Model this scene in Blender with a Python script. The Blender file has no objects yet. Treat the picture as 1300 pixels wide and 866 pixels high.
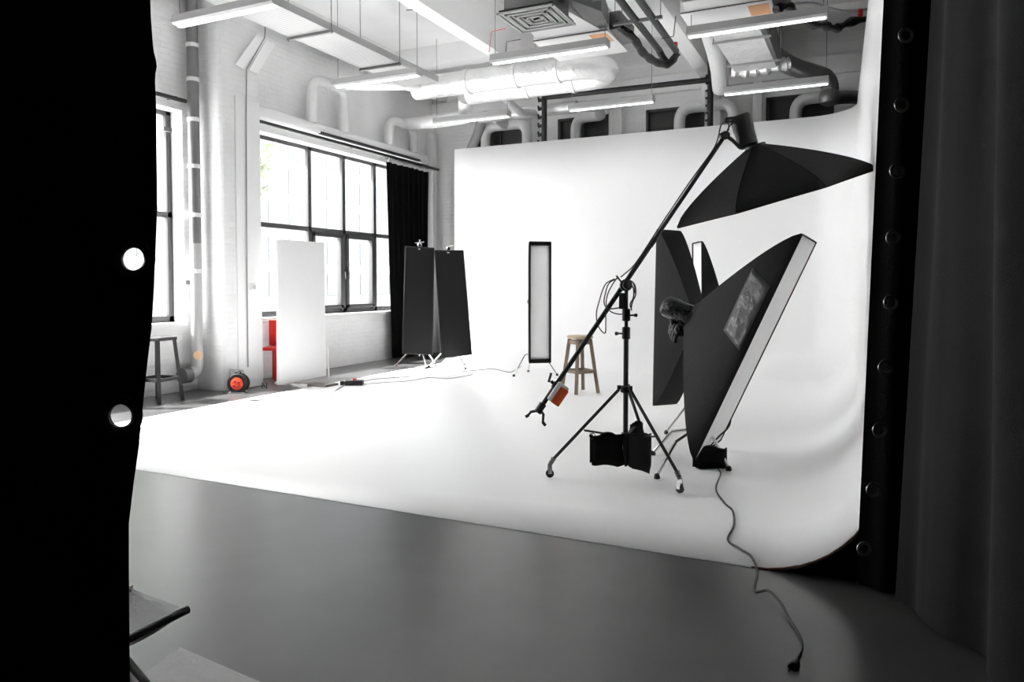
import bpy, bmesh, math, random
from mathutils import Vector, Matrix, noise
random.seed(7)
R = math.radians
C = bpy.context.scene.collection
V = Vector
# ------------------------------------------------------------------ camera
F, H, CX, CY = 931.0, 1.45, 650.0, 397.0
pitch = math.atan(36 / 931.0); yaw = math.atan(444 / math.hypot(931, 36))
cp, sp, cy_, sy_ = math.cos(pitch), math.sin(pitch), math.cos(yaw), math.sin(yaw)
FW = V((-sy_ * cp, cy_ * cp, -sp)); RT = V((cy_, sy_, 0)); UP = V((-sy_ * sp, cy_ * sp, cp))
EYE = V((0, 0, H))
def ray(x, y): return FW + RT * ((x - CX) / F) - UP * ((y - CY) / F)
def at(x, y, D): return EYE + ray(x, y) * D                    # a point measured at distance D
def onX(x, y, X): d = ray(x, y); return EYE + d * (X / d.x)
def onY(x, y, Y): d = ray(x, y); return EYE + d * (Y / d.y)
def onZ(x, y, z=0.0): d = ray(x, y); return EYE + d * ((z - H) / d.z)
cam = bpy.data.cameras.new('camera'); co = bpy.data.objects.new('camera', cam); C.objects.link(co)
cam.sensor_width = 36; cam.lens = F / 1300 * 36; cam.shift_y = -(433 - CY) / 1300
cam.clip_start = 0.05; cam.clip_end = 300
co.location = EYE
co.rotation_euler = Matrix((RT, UP, -FW)).transposed().to_euler()
bpy.context.scene.camera = co

# ------------------------------------------------------------------ materials
def mat(name, col, rough=.6, metal=0., bump=0., bscale=20., var=0., vscale=3., spec=.5, sheen=0., emit=None, estr=0., trans=0., wave=None, alpha=1.):
    m = bpy.data.materials.new(name); m.use_nodes = True
    nt = m.node_tree; N = nt.nodes; L = nt.links; b = N['Principled BSDF']
    if isinstance(col, (int, float)): col = (col, col, col)
    b.inputs['Base Color'].default_value = (*col, 1); b.inputs['Roughness'].default_value = rough
    b.inputs['Metallic'].default_value = metal; b.inputs['Specular IOR Level'].default_value = spec
    if sheen: b.inputs['Sheen Weight'].default_value = sheen
    if emit: b.inputs['Emission Color'].default_value = (*emit, 1); b.inputs['Emission Strength'].default_value = estr
    if trans: b.inputs['Transmission Weight'].default_value = trans
    if alpha < 1: b.inputs['Alpha'].default_value = alpha
    tc = N.new('ShaderNodeTexCoord')
    if var:
        n = N.new('ShaderNodeTexNoise'); n.inputs['Scale'].default_value = vscale; n.inputs['Detail'].default_value = 6
        L.new(tc.outputs['Object'], n.inputs['Vector'])
        r = N.new('ShaderNodeMapRange'); r.inputs[1].default_value = .3; r.inputs[2].default_value = .7
        r.inputs[3].default_value = 1 - var; r.inputs[4].default_value = 1 + var
        L.new(n.outputs['Fac'], r.inputs[0])
        mx = N.new('ShaderNodeVectorMath'); mx.operation = 'SCALE'; mx.inputs[0].default_value = col
        L.new(r.outputs[0], mx.inputs['Scale']); L.new(mx.outputs[0], b.inputs['Base Color'])
    if bump:
        n = N.new('ShaderNodeTexNoise'); n.inputs['Scale'].default_value = bscale; n.inputs['Detail'].default_value = 5
        L.new(tc.outputs['Object'], n.inputs['Vector'])
        bp = N.new('ShaderNodeBump'); bp.inputs['Strength'].default_value = bump; bp.inputs['Distance'].default_value = .02
        L.new(n.outputs['Fac'], bp.inputs['Height']); L.new(bp.outputs[0], b.inputs['Normal'])
    return m
def brick_mat(name, col, axis='X'):
    m = mat(name, col, .7, var=.05, vscale=1.5)
    nt = m.node_tree; N = nt.nodes; L = nt.links; b = N['Principled BSDF']
    tc = N.new('ShaderNodeTexCoord'); sx = N.new('ShaderNodeSeparateXYZ'); cx = N.new('ShaderNodeCombineXYZ')
    L.new(tc.outputs['Object'], sx.inputs[0]); L.new(sx.outputs[axis], cx.inputs[0]); L.new(sx.outputs['Z'], cx.inputs[1])
    br = N.new('ShaderNodeTexBrick'); br.inputs['Scale'].default_value = 1; br.inputs['Brick Width'].default_value = .26
    br.inputs['Row Height'].default_value = .077; br.inputs['Mortar Size'].default_value = .008; br.inputs['Mortar Smooth'].default_value = .6
    L.new(cx.outputs[0], br.inputs['Vector'])
    n = N.new('ShaderNodeTexNoise'); n.inputs['Scale'].default_value = 14; n.inputs['Detail'].default_value = 6
    L.new(tc.outputs['Object'], n.inputs['Vector'])
    ad = N.new('ShaderNodeMath'); ad.operation = 'MULTIPLY_ADD'; ad.inputs[1].default_value = -.6
    L.new(br.outputs['Fac'], ad.inputs[0]); L.new(n.outputs['Fac'], ad.inputs[2])
    bp = N.new('ShaderNodeBump'); bp.inputs['Strength'].default_value = .5; bp.inputs['Distance'].default_value = .012
    L.new(ad.outputs[0], bp.inputs['Height']); L.new(bp.outputs[0], b.inputs['Normal'])
    return m
M = {}
M['brickL'] = brick_mat('white_painted_brick_side', .86, 'Y')
M['brickB'] = brick_mat('white_painted_brick_end', .87, 'X')
M['plaster'] = mat('white_plaster', .82, .7, bump=.15, bscale=8)
M['ceil'] = mat('painted_concrete_ceiling', .93, .8, bump=.2, bscale=5, var=.06, vscale=.7)
M['beam'] = mat('painted_concrete_beam', .90, .7, bump=.1, bscale=6)
M['darkwall'] = mat('dark_wall', .03, .9)
M['cyc'] = mat('white_studio_paint', .90, .38, spec=.35, bump=.02, bscale=3)
M['frame'] = mat('dark_grey_window_frame', .055, .45)
M['black_cloth'] = mat('black_velvet', .004, .95, spec=.1, bump=.3, bscale=200)
M['grey_cloth'] = mat('charcoal_curtain_cloth', .014, .85, spec=.3, bump=.35, bscale=260)
M['black_metal'] = mat('black_metal', .012, .4, spec=.5)
M['black_plastic'] = mat('black_plastic', .01, .5)
M['black_nylon'] = mat('black_nylon', .0045, .6, spec=.18, bump=.15, bscale=30)
M['black_shiny'] = mat('black_shiny_film', .006, .25, spec=.5, bump=1., bscale=28)
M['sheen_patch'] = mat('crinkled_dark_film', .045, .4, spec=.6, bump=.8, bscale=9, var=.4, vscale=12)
M['chrome'] = mat('chrome', .65, .18, 1.)
M['silver'] = mat('grommet_metal', .16, .3, 1.)
M['foil'] = mat('wrinkled_silver_foil', .86, .32, .55, bump=.9, bscale=13, var=.08, vscale=4)
M['foilw'] = mat('white_duct_wrap', .80, .45, .15, bump=.4, bscale=7)
M['galv'] = mat('galvanised_steel', .22, .42, .6, var=.1, vscale=5)
M['galvdark'] = mat('dull_grey_steel', .17, .5, .4, var=.1, vscale=5)
M['whitemetal'] = mat('white_enamel', .75, .45)
M['greymetal'] = mat('grey_enamel', .42, .5)
M['diff'] = mat('white_diffusion_cloth', .93, .7, bump=.1, bscale=12)
M['board'] = mat('white_foam_board', .80, .6)
M['sunpatch'] = mat('painted_sun_patch', .94, .6)  # extra-light white standing in for reflected sunlight on the pillar
M['pipedark'] = mat('dark_pipe_insulation', .045, .5, bump=.2, bscale=12)
M['wood'] = mat('worn_brown_wood', (.20, .15, .105), .6, bump=.3, bscale=30, var=.25, vscale=8)
M['woodlight'] = mat('pale_worn_wood', (.45, .36, .26), .6, bump=.3, bscale=30, var=.15, vscale=8)
M['darkwood'] = mat('dark_stained_wood', .018, .55, bump=.2, bscale=30)
M['red'] = mat('red_paint', (.62, .018, .014), .4)
M['orange'] = mat('orange_paint', (.72, .10, .02), .5)
M['reelorange'] = mat('orange_red_plastic', (.85, .06, .02), .4)
M['label'] = mat('tan_paper_label', (.66, .33, .16), .6)
M['peach'] = mat('peach_tape', (.80, .52, .30), .6)
M['cable'] = mat('black_rubber', .03, .55)
M['greycable'] = mat('grey_cable', .30, .5)
M['rubber'] = mat('rubber', .02, .7)
M['tube'] = mat('lit_tube', .9, .4, emit=(1, 1, 1), estr=6.)
M['canvas'] = mat('white_canvas', .62, .8, bump=.2, bscale=60)
M['darkpane'] = mat('dark_window_board', .04, .5)
M['asphalt'] = mat('pale_paving', .55, .9)
M['leaf'] = mat('pale_green_leaves', (.15, .17, .115), .7, var=.4, vscale=2)
M['bark'] = mat('bark', .12, .9)
M['facade'] = mat('pale_render', (.15, .16, .165), .8)
M['facadeglass'] = mat('facade_glass', (.13, .142, .15), .7)
M['silverpipe'] = mat('pale_grey_pipe', .5, .4, .4, var=.06, vscale=4)
# concrete floor: cloudy polished
def concrete():
    m = mat('polished_grey_concrete', .12, .35)
    nt = m.node_tree; N = nt.nodes; L = nt.links; b = N['Principled BSDF']
    tc = N.new('ShaderNodeTexCoord')
    n1 = N.new('ShaderNodeTexNoise'); n1.inputs['Scale'].default_value = 1.3; n1.inputs['Detail'].default_value = 8; n1.inputs['Roughness'].default_value = .65
    L.new(tc.outputs['Object'], n1.inputs['Vector'])
    cr = N.new('ShaderNodeValToRGB'); cr.color_ramp.elements[0].position = .3; cr.color_ramp.elements[1].position = .72
    cr.color_ramp.elements[0].color = (.050, .050, .050, 1); cr.color_ramp.elements[1].color = (.088, .088, .087, 1)
    L.new(n1.outputs['Fac'], cr.inputs[0]); L.new(cr.outputs[0], b.inputs['Base Color'])
    r = N.new('ShaderNodeMapRange'); r.inputs[3].default_value = .284; r.inputs[4].default_value = .30
    n2 = N.new('ShaderNodeTexNoise'); n2.inputs['Scale'].default_value = 2.5; n2.inputs['Detail'].default_value = 3
    L.new(tc.outputs['Object'], n2.inputs['Vector']); L.new(n2.outputs['Fac'], r.inputs[0]); L.new(r.outputs[0], b.inputs['Roughness'])
    bp = N.new('ShaderNodeBump'); bp.inputs['Strength'].default_value = .02; bp.inputs['Distance'].default_value = .01
    L.new(n2.outputs['Fac'], bp.inputs['Height']); L.new(bp.outputs[0], b.inputs['Normal'])
    b.inputs['Specular IOR Level'].default_value = 1.0
    return m
M['floor'] = concrete()
def glass():
    m = bpy.data.materials.new('window_glass'); m.use_nodes = True; nt = m.node_tree; N = nt.nodes; L = nt.links
    N.clear(); o = N.new('ShaderNodeOutputMaterial'); mx = N.new('ShaderNodeMixShader'); t = N.new('ShaderNodeBsdfTransparent')
    g = N.new('ShaderNodeBsdfGlossy'); g.inputs['Roughness'].default_value = .02; mx.inputs[0].default_value = .07
    L.new(t.outputs[0], mx.inputs[1]); L.new(g.outputs[0], mx.inputs[2]); L.new(mx.outputs[0], o.inputs[0])
    return m
M['glass'] = glass()
def mesh_tray():
    m = bpy.data.materials.new('perforated_tray_metal'); m.use_nodes = True; nt = m.node_tree; N = nt.nodes; L = nt.links
    b = N['Principled BSDF']; b.inputs['Base Color'].default_value = (.55, .55, .55, 1); b.inputs['Roughness'].default_value = .5
    tc = N.new('ShaderNodeTexCoord'); w = N.new('ShaderNodeTexWave'); w.bands_direction = 'Y'; w.inputs['Scale'].default_value = 9
    L.new(tc.outputs['Object'], w.inputs['Vector'])
    cr = N.new('ShaderNodeValToRGB'); cr.color_ramp.elements[0].position = .35; cr.color_ramp.elements[1].position = .5
    cr.color_ramp.elements[0].color = (.28, .28, .28, 1); cr.color_ramp.elements[1].color = (.48, .48, .48, 1)
    L.new(w.outputs['Fac'], cr.inputs[0]); L.new(cr.outputs[0], b.inputs['Base Color'])
    return m
M['tray'] = mesh_tray()

# ------------------------------------------------------------------ mesh helpers
class MB:
    def __init__(s): s.b = bmesh.new()
    def face(s, pts):
        vs = [s.b.verts.new(p) for p in pts]
        try: return s.b.faces.new(vs)
        except ValueError: return None
    def box(s, x0, x1, y0, y1, z0, z1, mtx=None, bev=0.):
        vs = [s.b.verts.new(V((x, y, z))) for x in (x0, x1) for y in (y0, y1) for z in (z0, z1)]
        if mtx: [setattr(v, 'co', mtx @ v.co) for v in vs]
        fs = [s.b.faces.new([vs[i] for i in q]) for q in ((0, 1, 3, 2), (4, 6, 7, 5), (0, 4, 5, 1), (2, 3, 7, 6), (0, 2, 6, 4), (1, 5, 7, 3))]
        if bev:
            es = list({e for f in fs for e in f.edges})
            bmesh.ops.bevel(s.b, geom=es, offset=bev, segments=2, affect='EDGES', profile=.5)
        return s
    def hexa(s, P):   # 8 points: bottom 4, top 4
        vs = [s.b.verts.new(p) for p in P]
        for q in ((3, 2, 1, 0), (4, 5, 6, 7), (0, 1, 5, 4), (1, 2, 6, 5), (2, 3, 7, 6), (3, 0, 4, 7)): s.b.faces.new([vs[i] for i in q])
        return s
    def tube(s, pts, r, seg=10, cap=True, closed=False, sy=1.):
        pts = [V(p) for p in pts]; n = len(pts)
        rr = r if isinstance(r, (list, tuple)) else [r] * n
        rings = []; prev = None
        for i, p in enumerate(pts):
            if closed: t = pts[(i + 1) % n] - pts[i - 1]
            else: t = pts[min(i + 1, n - 1)] - pts[max(i - 1, 0)]
            t.normalize()
            if prev is None:
                a = V((0, 0, 1)) if abs(t.z) < .9 else V((1, 0, 0)); x = t.cross(a).normalized()
            else:
                x = (prev - t * prev.dot(t)).normalized()
            prev = x; y = t.cross(x)
            rings.append([s.b.verts.new(p + (x * math.cos(k * 2 * math.pi / seg) + y * math.sin(k * 2 * math.pi / seg) * sy) * rr[i]) for k in range(seg)])
        for i in range(n if closed else n - 1):
            A, B = rings[i], rings[(i + 1) % n]
            for k in range(seg): s.b.faces.new((A[k], A[(k + 1) % seg], B[(k + 1) % seg], B[k]))
        if cap and not closed:
            s.b.faces.new(rings[0][::-1]); s.b.faces.new(rings[-1])
        return s
    def cyl(s, p0, p1, r0, r1=None, seg=20): return s.tube([p0, p1], [r0, r0 if r1 is None else r1], seg)
    def torus(s, c, n, R_, r, seg=28, ts=8):
        n = V(n).normalized(); a = V((0, 0, 1)) if abs(n.z) < .9 else V((1, 0, 0)); x = n.cross(a).normalized(); y = n.cross(x)
        return s.tube([V(c) + x * R_ * math.cos(k * 2 * math.pi / seg) + y * R_ * math.sin(k * 2 * math.pi / seg) for k in range(seg)], r, ts, closed=True)
    def bar(s, p0, p1, w, h, up=V((0, 0, 1))):
        p0, p1 = V(p0), V(p1); t = (p1 - p0).normalized(); x = t.cross(V(up)).normalized() * w / 2; y = x.cross(t).normalized() * h / 2
        return s.hexa([p0 - x - y, p0 + x - y, p0 + x + y, p0 - x + y, p1 - x - y, p1 + x - y, p1 + x + y, p1 - x + y])
    def lathe(s, c, prof, seg=28, axis=V((0, 0, 1))):
        c = V(c); ax = V(axis).normalized(); a = V((0, 0, 1)) if abs(ax.z) < .9 else V((1, 0, 0)); x = ax.cross(a).normalized(); y = ax.cross(x)
        rings = [[s.b.verts.new(c + ax * h + (x * math.cos(k * 2 * math.pi / seg) + y * math.sin(k * 2 * math.pi / seg)) * max(r, 1e-4)) for k in range(seg)] for r, h in prof]
        for A, B in zip(rings, rings[1:]):
            for k in range(seg): s.b.faces.new((A[k], A[(k + 1) % seg], B[(k + 1) % seg], B[k]))
        s.b.faces.new(rings[0][::-1]); s.b.faces.new(rings[-1]); return s
    def grid(s, P):   # rows of points
        vs = [[s.b.verts.new(p) for p in row] for row in P]
        for a, b in zip(vs, vs[1:]):
            for i in range(len(a) - 1): s.b.faces.new((a[i], a[i + 1], b[i + 1], b[i]))
        return vs
    def build(s, name, m, parent=None, ang=35, solid=0., sub=0, off=-1.):
        o_ = V(ORG.get(parent.name, (0, 0, 0))) if parent else V((0, 0, 0))
        bmesh.ops.recalc_face_normals(s.b, faces=s.b.faces[:])
        if parent: bmesh.ops.translate(s.b, verts=s.b.verts[:], vec=-o_)
        me = bpy.data.meshes.new(name); s.b.to_mesh(me); s.b.free()
        me.polygons.foreach_set('use_smooth', [True] * len(me.polygons))
        try: me.set_sharp_from_angle(angle=R(ang))
        except Exception: pass
        me.materials.append(m if not isinstance(m, str) else M[m])
        o = bpy.data.objects.new(name, me); C.objects.link(o)
        if solid: k = o.modifiers.new('thickness', 'SOLIDIFY'); k.thickness = solid; k.offset = off
        if sub: k = o.modifiers.new('smooth', 'SUBSURF'); k.levels = k.render_levels = sub
        if parent: o.parent = parent; ORG[o.name] = o_
        return o
ORG = {}
def thing(name, label, cat, loc=(0, 0, 0), group=None):
    o = bpy.data.objects.new(name, None); C.objects.link(o); o.location = loc; o.empty_display_size = .1
    ORG[o.name] = V(loc); return tag(o, label, cat, group)
def tag(o, label, cat, group=None):
    o['label'] = label; o['category'] = cat
    if group: o['group'] = group
    return o
def struct(o): o['kind'] = 'structure'; return o
def dup(root, delta, label, group=None):
    def cp_(o, par):
        c = o.copy(); C.objects.link(c); c.parent = par
        for ch in o.children: cp_(ch, c)
        return c
    r = cp_(root, None); r.location = V(root.location) + V(delta); r['label'] = label
    if group: r['group'] = group
    ORG[r.name] = V(r.location); return r
def curve(pts, n=8):   # Catmull-Rom through points
    P = [V(p) for p in pts]; P = [P[0] * 2 - P[1]] + P + [P[-1] * 2 - P[-2]]; out = []
    for i in range(1, len(P) - 2):
        for k in range(n):
            t = k / n; a, b, c, d = P[i - 1], P[i], P[i + 1], P[i + 2]
            out.append(.5 * ((2 * b) + (c - a) * t + (2 * a - 5 * b + 4 * c - d) * t * t + (3 * b - a - 3 * c + d) * t ** 3))
    out.append(P[-2]); return out
def elbow(a, b, c, r, n=8):   # a->b->c with a rounded corner of radius r at b
    a, b, c = V(a), V(b), V(c); u = (a - b).normalized(); w = (c - b).normalized(); p = b + u * r; q = b + w * r
    return [a] + [(p * (1 - t) ** 2 + b * 2 * t * (1 - t) + q * t * t) for t in [k / n for k in range(n + 1)]] + [c]

# ------------------------------------------------------------------ room shell
XL, XG, YB, ZC, XR, YR = -8.28, -8.53, 13.5, 5.8, 1.9, -1.6
W1 = (2.7, 7.07, .93, 3.78); W2 = (8.40, 12.75, .93, 3.78)
b = MB(); b.box(XL - .5, XR + .1, YR - .1, YB + .3, -.15, 0); struct(b.build('floor', 'floor'))
b = MB(); b.box(XL - .5, XR + .1, YR - .1, YB + .3, ZC, ZC + .2); struct(b.build('ceiling', 'ceil'))
b = MB(); X0 = XL - .5
ys = [YR - .1, W1[0], W1[1], W2[0], W2[1], YB]
for i in range(5):
    y0, y1 = ys[i], ys[i + 1]
    if i in (1, 3):
        w = W1 if i == 1 else W2
        b.box(X0, XL, y0, y1, 0, w[2]); b.box(X0, XL, y0, y1, w[3], ZC)
    else: b.box(X0, XL, y0, y1, 0, ZC)
struct(b.build('wall_left', 'brickL'))
# back wall with four high window openings
HW = [(-7.21, -6.2), (-5.43, -4.40), (-3.67, -2.60), (-1.55, -.47)]; HZ = (3.3, 4.68)
b = MB(); xs = [X0] + [v for p in HW for v in p] + [XR + .1]
for i in range(len(xs) - 1):
    if i % 2 == 0: b.box(xs[i], xs[i + 1], YB, YB + .3, 0, ZC)
    else: b.box(xs[i], xs[i + 1], YB, YB + .3, 0, HZ[0]); b.box(xs[i], xs[i + 1], YB, YB + .3, HZ[1], ZC)
struct(b.build('wall_back', 'brickB'))
b = MB(); b.box(XR, XR + .1, YR, YB, 0, ZC); struct(b.build('wall_right', 'darkwall'))
b = MB(); b.box(X0, XR, YR - .1, YR, 0, ZC); struct(b.build('wall_front', 'darkwall'))
def trim(n, x0, x1, y0, y1, z0, z1, m='beam', bev=.01):
    b = MB(); b.box(x0, x1, y0, y1, z0, z1, bev=bev); return struct(b.build('trim_%d' % n, m))
trim(1, -5.34, -5.10, YR, YB, 5.02, ZC); trim(2, -2.58, -2.34, YR, YB, 5.02, ZC); trim(3, -1.46, -1.30, 11.0, YB, 5.1, ZC)
trim(4, XL, XR, YB - .10, YB, 4.95, 5.25); trim(5, -8.14, -7.95, YR, YB, 5.3, ZC)
trim(6, XL - .02, XR, 6.0, 6.3, 5.45, ZC); trim(7, XL - .02, XR, 11.6, 11.9, 5.45, ZC)
# pillar beside the big window, its rounded outer corner, and the corner pier
b = MB()
pl = [(-8.30, 7.25), (-8.02, 7.25)] + [(-7.86 + .10 * math.sin(a), 7.37 - .12 * math.cos(a)) for a in [k * math.pi / 10 for k in range(6)]] + [(-7.76, 7.92), (-8.30, 7.92)]
b.face([V((x, y, 0)) for x, y in pl][::-1]); b.face([V((x, y, ZC)) for x, y in pl])
for i in range(len(pl)):
    (x0, y0), (x1, y1) = pl[i], pl[(i + 1) % len(pl)]
    b.face([V((x0, y0, 0)), V((x1, y1, 0)), V((x1, y1, ZC)), V((x0, y0, ZC))])
struct(b.build('trim_8', brick_mat('white_painted_pillar', .80, 'Y')))
trim(9, -7.78, -7.735, 7.48, 7.93, 0, 4.02, 'plaster')
trim(10, XL, -8.12, 13.20, 13.38, 0, 4.6, 'plaster')
trim(11, XL - .01, -8.05, 7.93, 12.9, 3.93, 4.07, 'plaster')       # ledge over the window
for i, (x0, x1) in enumerate([(-6.15, -6.0), (-4.33, -4.1), (-2.55, -2.3), (-1.75, -1.6)]):
    trim(12 + i, x0, x1, YB - .14, YB, 3.0, 4.95, 'plaster')

# ---- windows of the left wall
def window(n, Y0, Y1, z0, z1, mull, trans, casements):
    fr = MB(); X = XG; t = .045
    def v(y, w=.075, a=z0, c=z1, d=.07): fr.box(X - d / 2, X + d / 2, y - w / 2, y + w / 2, a, c, bev=.006)
    def h(z, a=Y0, c=Y1, w=.08, d=.07): fr.box(X - d / 2, X + d / 2, a, c, z - w / 2, z + w / 2, bev=.006)
    v(Y0 + .04); v(Y1 - .04); h(z0 + .045, w=.09); h(z1 - .03, w=.06); h(trans)
    for y in mull: v(y, .085)
    for a, c in casements:
        for y in (a + .085, c - .085): v(y, .07, z0 + .05, trans - .02, .10)
        for z in (z0 + .12, trans - .075): h(z, a + .05, c - .05, .07, .10)
    f = struct(fr.build('window_%d' % n, 'frame'))
    g = MB(); ed = [Y0] + list(mull) + [Y1]
    for a, c in zip(ed, ed[1:]):
        for lo, hi in ((z0, trans), (trans, z1)): g.face([V((X, a + .02, lo + .02)), V((X, c - .02, lo + .02)), V((X, c - .02, hi - .02)), V((X, a + .02, hi - .02))])
    g.build('window_pane', 'glass', f)
    s = MB(); s.box(X, XL + .05, Y0 - .0, Y1 + .0, z0 - .04, z0 + .005, bev=.008); s.build('window_sill', 'plaster', f)
    s = MB(); s.box(X - .03, X + .03, Y0, Y1, z1 - .005, z1 + .02); s.build('window_head', 'plaster', f)
    for a, c in casements:
        y = c - .05 if a < mull[-1] - .95 and (a, c) == casements[0] else a + .05
        k = MB(); k.box(X + .05, X + .065, y - .015, y + .015, 1.58, 1.72, bev=.004); k.cyl((X + .06, y, 1.66), (X + .10, y, 1.66), .008); k.box(X + .09, X + .105, y - .012, y + .012, 1.54, 1.68, bev=.004)
        k.build('window_handle', 'silver', f)
    return f
window(1, W1[0], W1[1], .93, 3.78, (3.9, 5.3), 2.39, [])
window(2, W2[0], W2[1], .93, 3.78, (9.84, 10.75, 11.69), 2.39, [(9.84, 10.75), (10.75, 11.69)])
for i, (x0, x1) in enumerate(HW):
    b = MB()
    b.box(x0, x0 + .05, YB - .02, YB + .06, *HZ); b.box(x1 - .05, x1, YB - .02, YB + .06, *HZ); b.box(x0, x1, YB - .02, YB + .06, HZ[1] - .05, HZ[1]); b.box(x0, x1, YB - .02, YB + .06, HZ[0], HZ[0] + .05)
    m_ = (x0 + x1) / 2; b.box(m_ - .02, m_ + .02, YB, YB + .05, *HZ)
    f = struct(b.build('window_%d' % (3 + i), 'frame'))
    b = MB(); b.box(x0 + .01, x1 - .01, YB + .06, YB + .09, HZ[0] + .01, HZ[1] - .01); b.build('window_board', 'darkpane', f)

# ------------------------------------------------------------------ cyclorama
YW, ZT, rc, Rp = 12.15, 4.0, .60, .68
def xs_(y): return .11 - .0275 * (y - 3.85)
path = []
for x in [-7.0 + k * .4 for k in range(16)] : path.append((x, YW, 0, -1))
cxp, cyp = xs_(YW - Rp) - Rp, YW - Rp
for k in range(0, 15):
    a = math.pi / 2 * k / 14; path.append((cxp + Rp * math.sin(a), cyp + Rp * math.cos(a), -math.sin(a), -math.cos(a)))
for k in range(1, 12): y = cyp + (3.87 - cyp) * k / 11; path.append((xs_(y), y, -1, 0))
FZ = .004
prof = [(0, ZT), (0, 3.2), (0, 2.2), (0, 1.2)] + [(rc - rc * math.cos(a), FZ + rc - rc * math.sin(a)) for a in [math.pi / 2 * k / 12 for k in range(13)]]
b = MB(); rows = [[V((x + nx * o, y + ny * o, z)) for o, z in prof] for x, y, nx, ny in path]
vs = b.grid(rows)
inner = [r[-1] for r in vs]
fl = b.b.verts.new(V((-7.0, 3.87, FZ)))
b.b.faces.new([v for v in inner] + [fl])
cyc = b.build('cyclorama', 'cyc', ang=60, solid=.014)
if cyc.data.polygons[-1].normal.z < 0: cyc.modifiers[0].offset = 1.0
# fine thickness grows away from the room side
tag(cyc, 'white curved studio backdrop sweeping from the wall onto the floor', 'studio backdrop')
b = MB()
cov = [(xs_(3.87) - (rc - rc * math.cos(a)) + .004, FZ + rc - rc * math.sin(a) - .004) for a in [math.pi / 2 * k / 12 for k in range(13)]]
b.face([V((x, 3.90, max(z, .002))) for x, z in cov] + [V((.75, 3.90, .002)), V((.75, 3.90, .9)), V((xs_(3.87) + .004, 3.90, .9))])
b.build('end_cover', 'black_cloth', cyc, solid=.004)
b = MB()
b.tube([V((x, 3.872, z)) for x, z in [(xs_(3.87), ZT), (xs_(3.87), 2)] + [(c[0], c[1]) for c in cov]], .006, 6); b.build('edge_strip', mat('brown_board_edge', (.12, .05, .03), .8), cyc)

# ------------------------------------------------------------------ curtains
def plan(pts, n=60):
    P = curve([V((p[0], p[1], 0)) for p in pts], 30); L_ = [0]
    for a, c in zip(P, P[1:]): L_.append(L_[-1] + (c - a).length)
    out = []; j = 0
    for k in range(n + 1):
        s = L_[-1] * k / n
        while j < len(L_) - 2 and L_[j + 1] < s: j += 1
        t = (s - L_[j]) / max(L_[j + 1] - L_[j], 1e-9); p = P[j].lerp(P[j + 1], t); d = (P[j + 1] - P[j]).normalized()
        out.append((p, V((-d.y, d.x, 0)), s))
    return out
def cloth(top, bot, z0, z1, nz=40, n=90, amp=.03, per=.14, seed=0, holes=(), midsway=None, edge=None):
    A, B = plan(top, n), plan(bot, n); mb = MB(); rows = []
    for j in range(nz + 1):
        t = j / nz; z = z0 + (z1 - z0) * t; row = []
        for (p, nn, s), (q, mm, s2) in zip(B, A):
            c = p.lerp(q, t); m_ = nn.lerp(mm, t)
            w = amp * (math.sin(s / per * 2 * math.pi + seed + .8 * noise.noise(V((s * 2, z * .4, seed)))) + .5 * noise.noise(V((s * 9, z * .6, seed + 5)))) * (1 - .25 * t)
            ed = min(1, s / (.10)) ; c = c + m_ * w * ed
            if edge: c = c + edge(s, z)
            row.append(V((c.x, c.y, z)))
        rows.append(row)
    vs = mb.grid(rows)
    if holes:
        kill = [f for f in mb.b.faces if any((f.calc_center_median() - h).length < r for h, r in holes)]
        bmesh.ops.delete(mb.b, geom=kill, context='FACES')
    return mb
def grommets(par, pts, nrm, r=.030, m='silver'):
    for p in pts:
        k = MB(); k.torus(p, nrm, r, .006, 24, 6); k.build('grommet', m, par)
# left foreground drape
D0 = 1.53
def fl(x, D, z): p = at(x, 400, D); return V((p.x, p.y, 0))
tl = [at(196, 100, D0), at(150, 100, D0 + .0), at(60, 100, D0 - .05), at(-60, 100, D0 - .1), at(-260, 100, D0 - .15)]
bl_ = [at(168, 700, D0), at(120, 700, D0), at(40, 700, D0 - .05), at(-60, 700, D0 - .1), at(-260, 700, D0 - .15)]
def ledge_sway(s, z):
    # the free edge bows outwards at head height, as hung
    y_img = 397 - (z - 1.45) / D0 * 931
    xs = [(-300, 186), (0, 188), (60, 190), (100, 193), (118, 198), (133, 195), (180, 197), (300, 198), (400, 194), (450, 191), (520, 183), (600, 175), (650, 168), (700, 162), (760, 162), (866, 163), (1300, 166)]
    for (a, u), (c, w) in zip(xs, xs[1:]):
        if a <= y_img <= c:
            tgt = u + (w - u) * (y_img - a) / (c - a); break
    else: tgt = 180
    base = 196 + (168 - 196) * (y_img - 100) / 600
    k = max(0, 1 - s / .25)
    return RT * ((tgt - base) / 931 * D0 * (.3 + .7 * k))
hs = [at(168, 326, D0 - .0), at(157, 531, D0 - .0)]
z_lo, z_hi = .03, 3.6
def lin(z):   # plan at z by extrapolation of the two levels
    return None
za, zb = tl[0].z, bl_[0].z
def ext(P, Q, z): t = (z - zb) / (za - zb); return [q.lerp(p, t) for p, q in zip(P, Q)]
tpl = [(p.x, p.y) for p in ext(tl, bl_, z_hi)]; bpl = [(p.x, p.y) for p in ext(tl, bl_, z_lo)]
EXT = [(-3.0, .75), (-4.5, .8), (-6.2, .8), (-8.0, .8)]; tpl += EXT; bpl += EXT  # unseen run to the left wall, added to shade the foreground floor
mb = cloth(tpl, bpl, z_lo, z_hi, nz=240, n=900, amp=.010, per=.16, seed=2., edge=ledge_sway)
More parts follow.
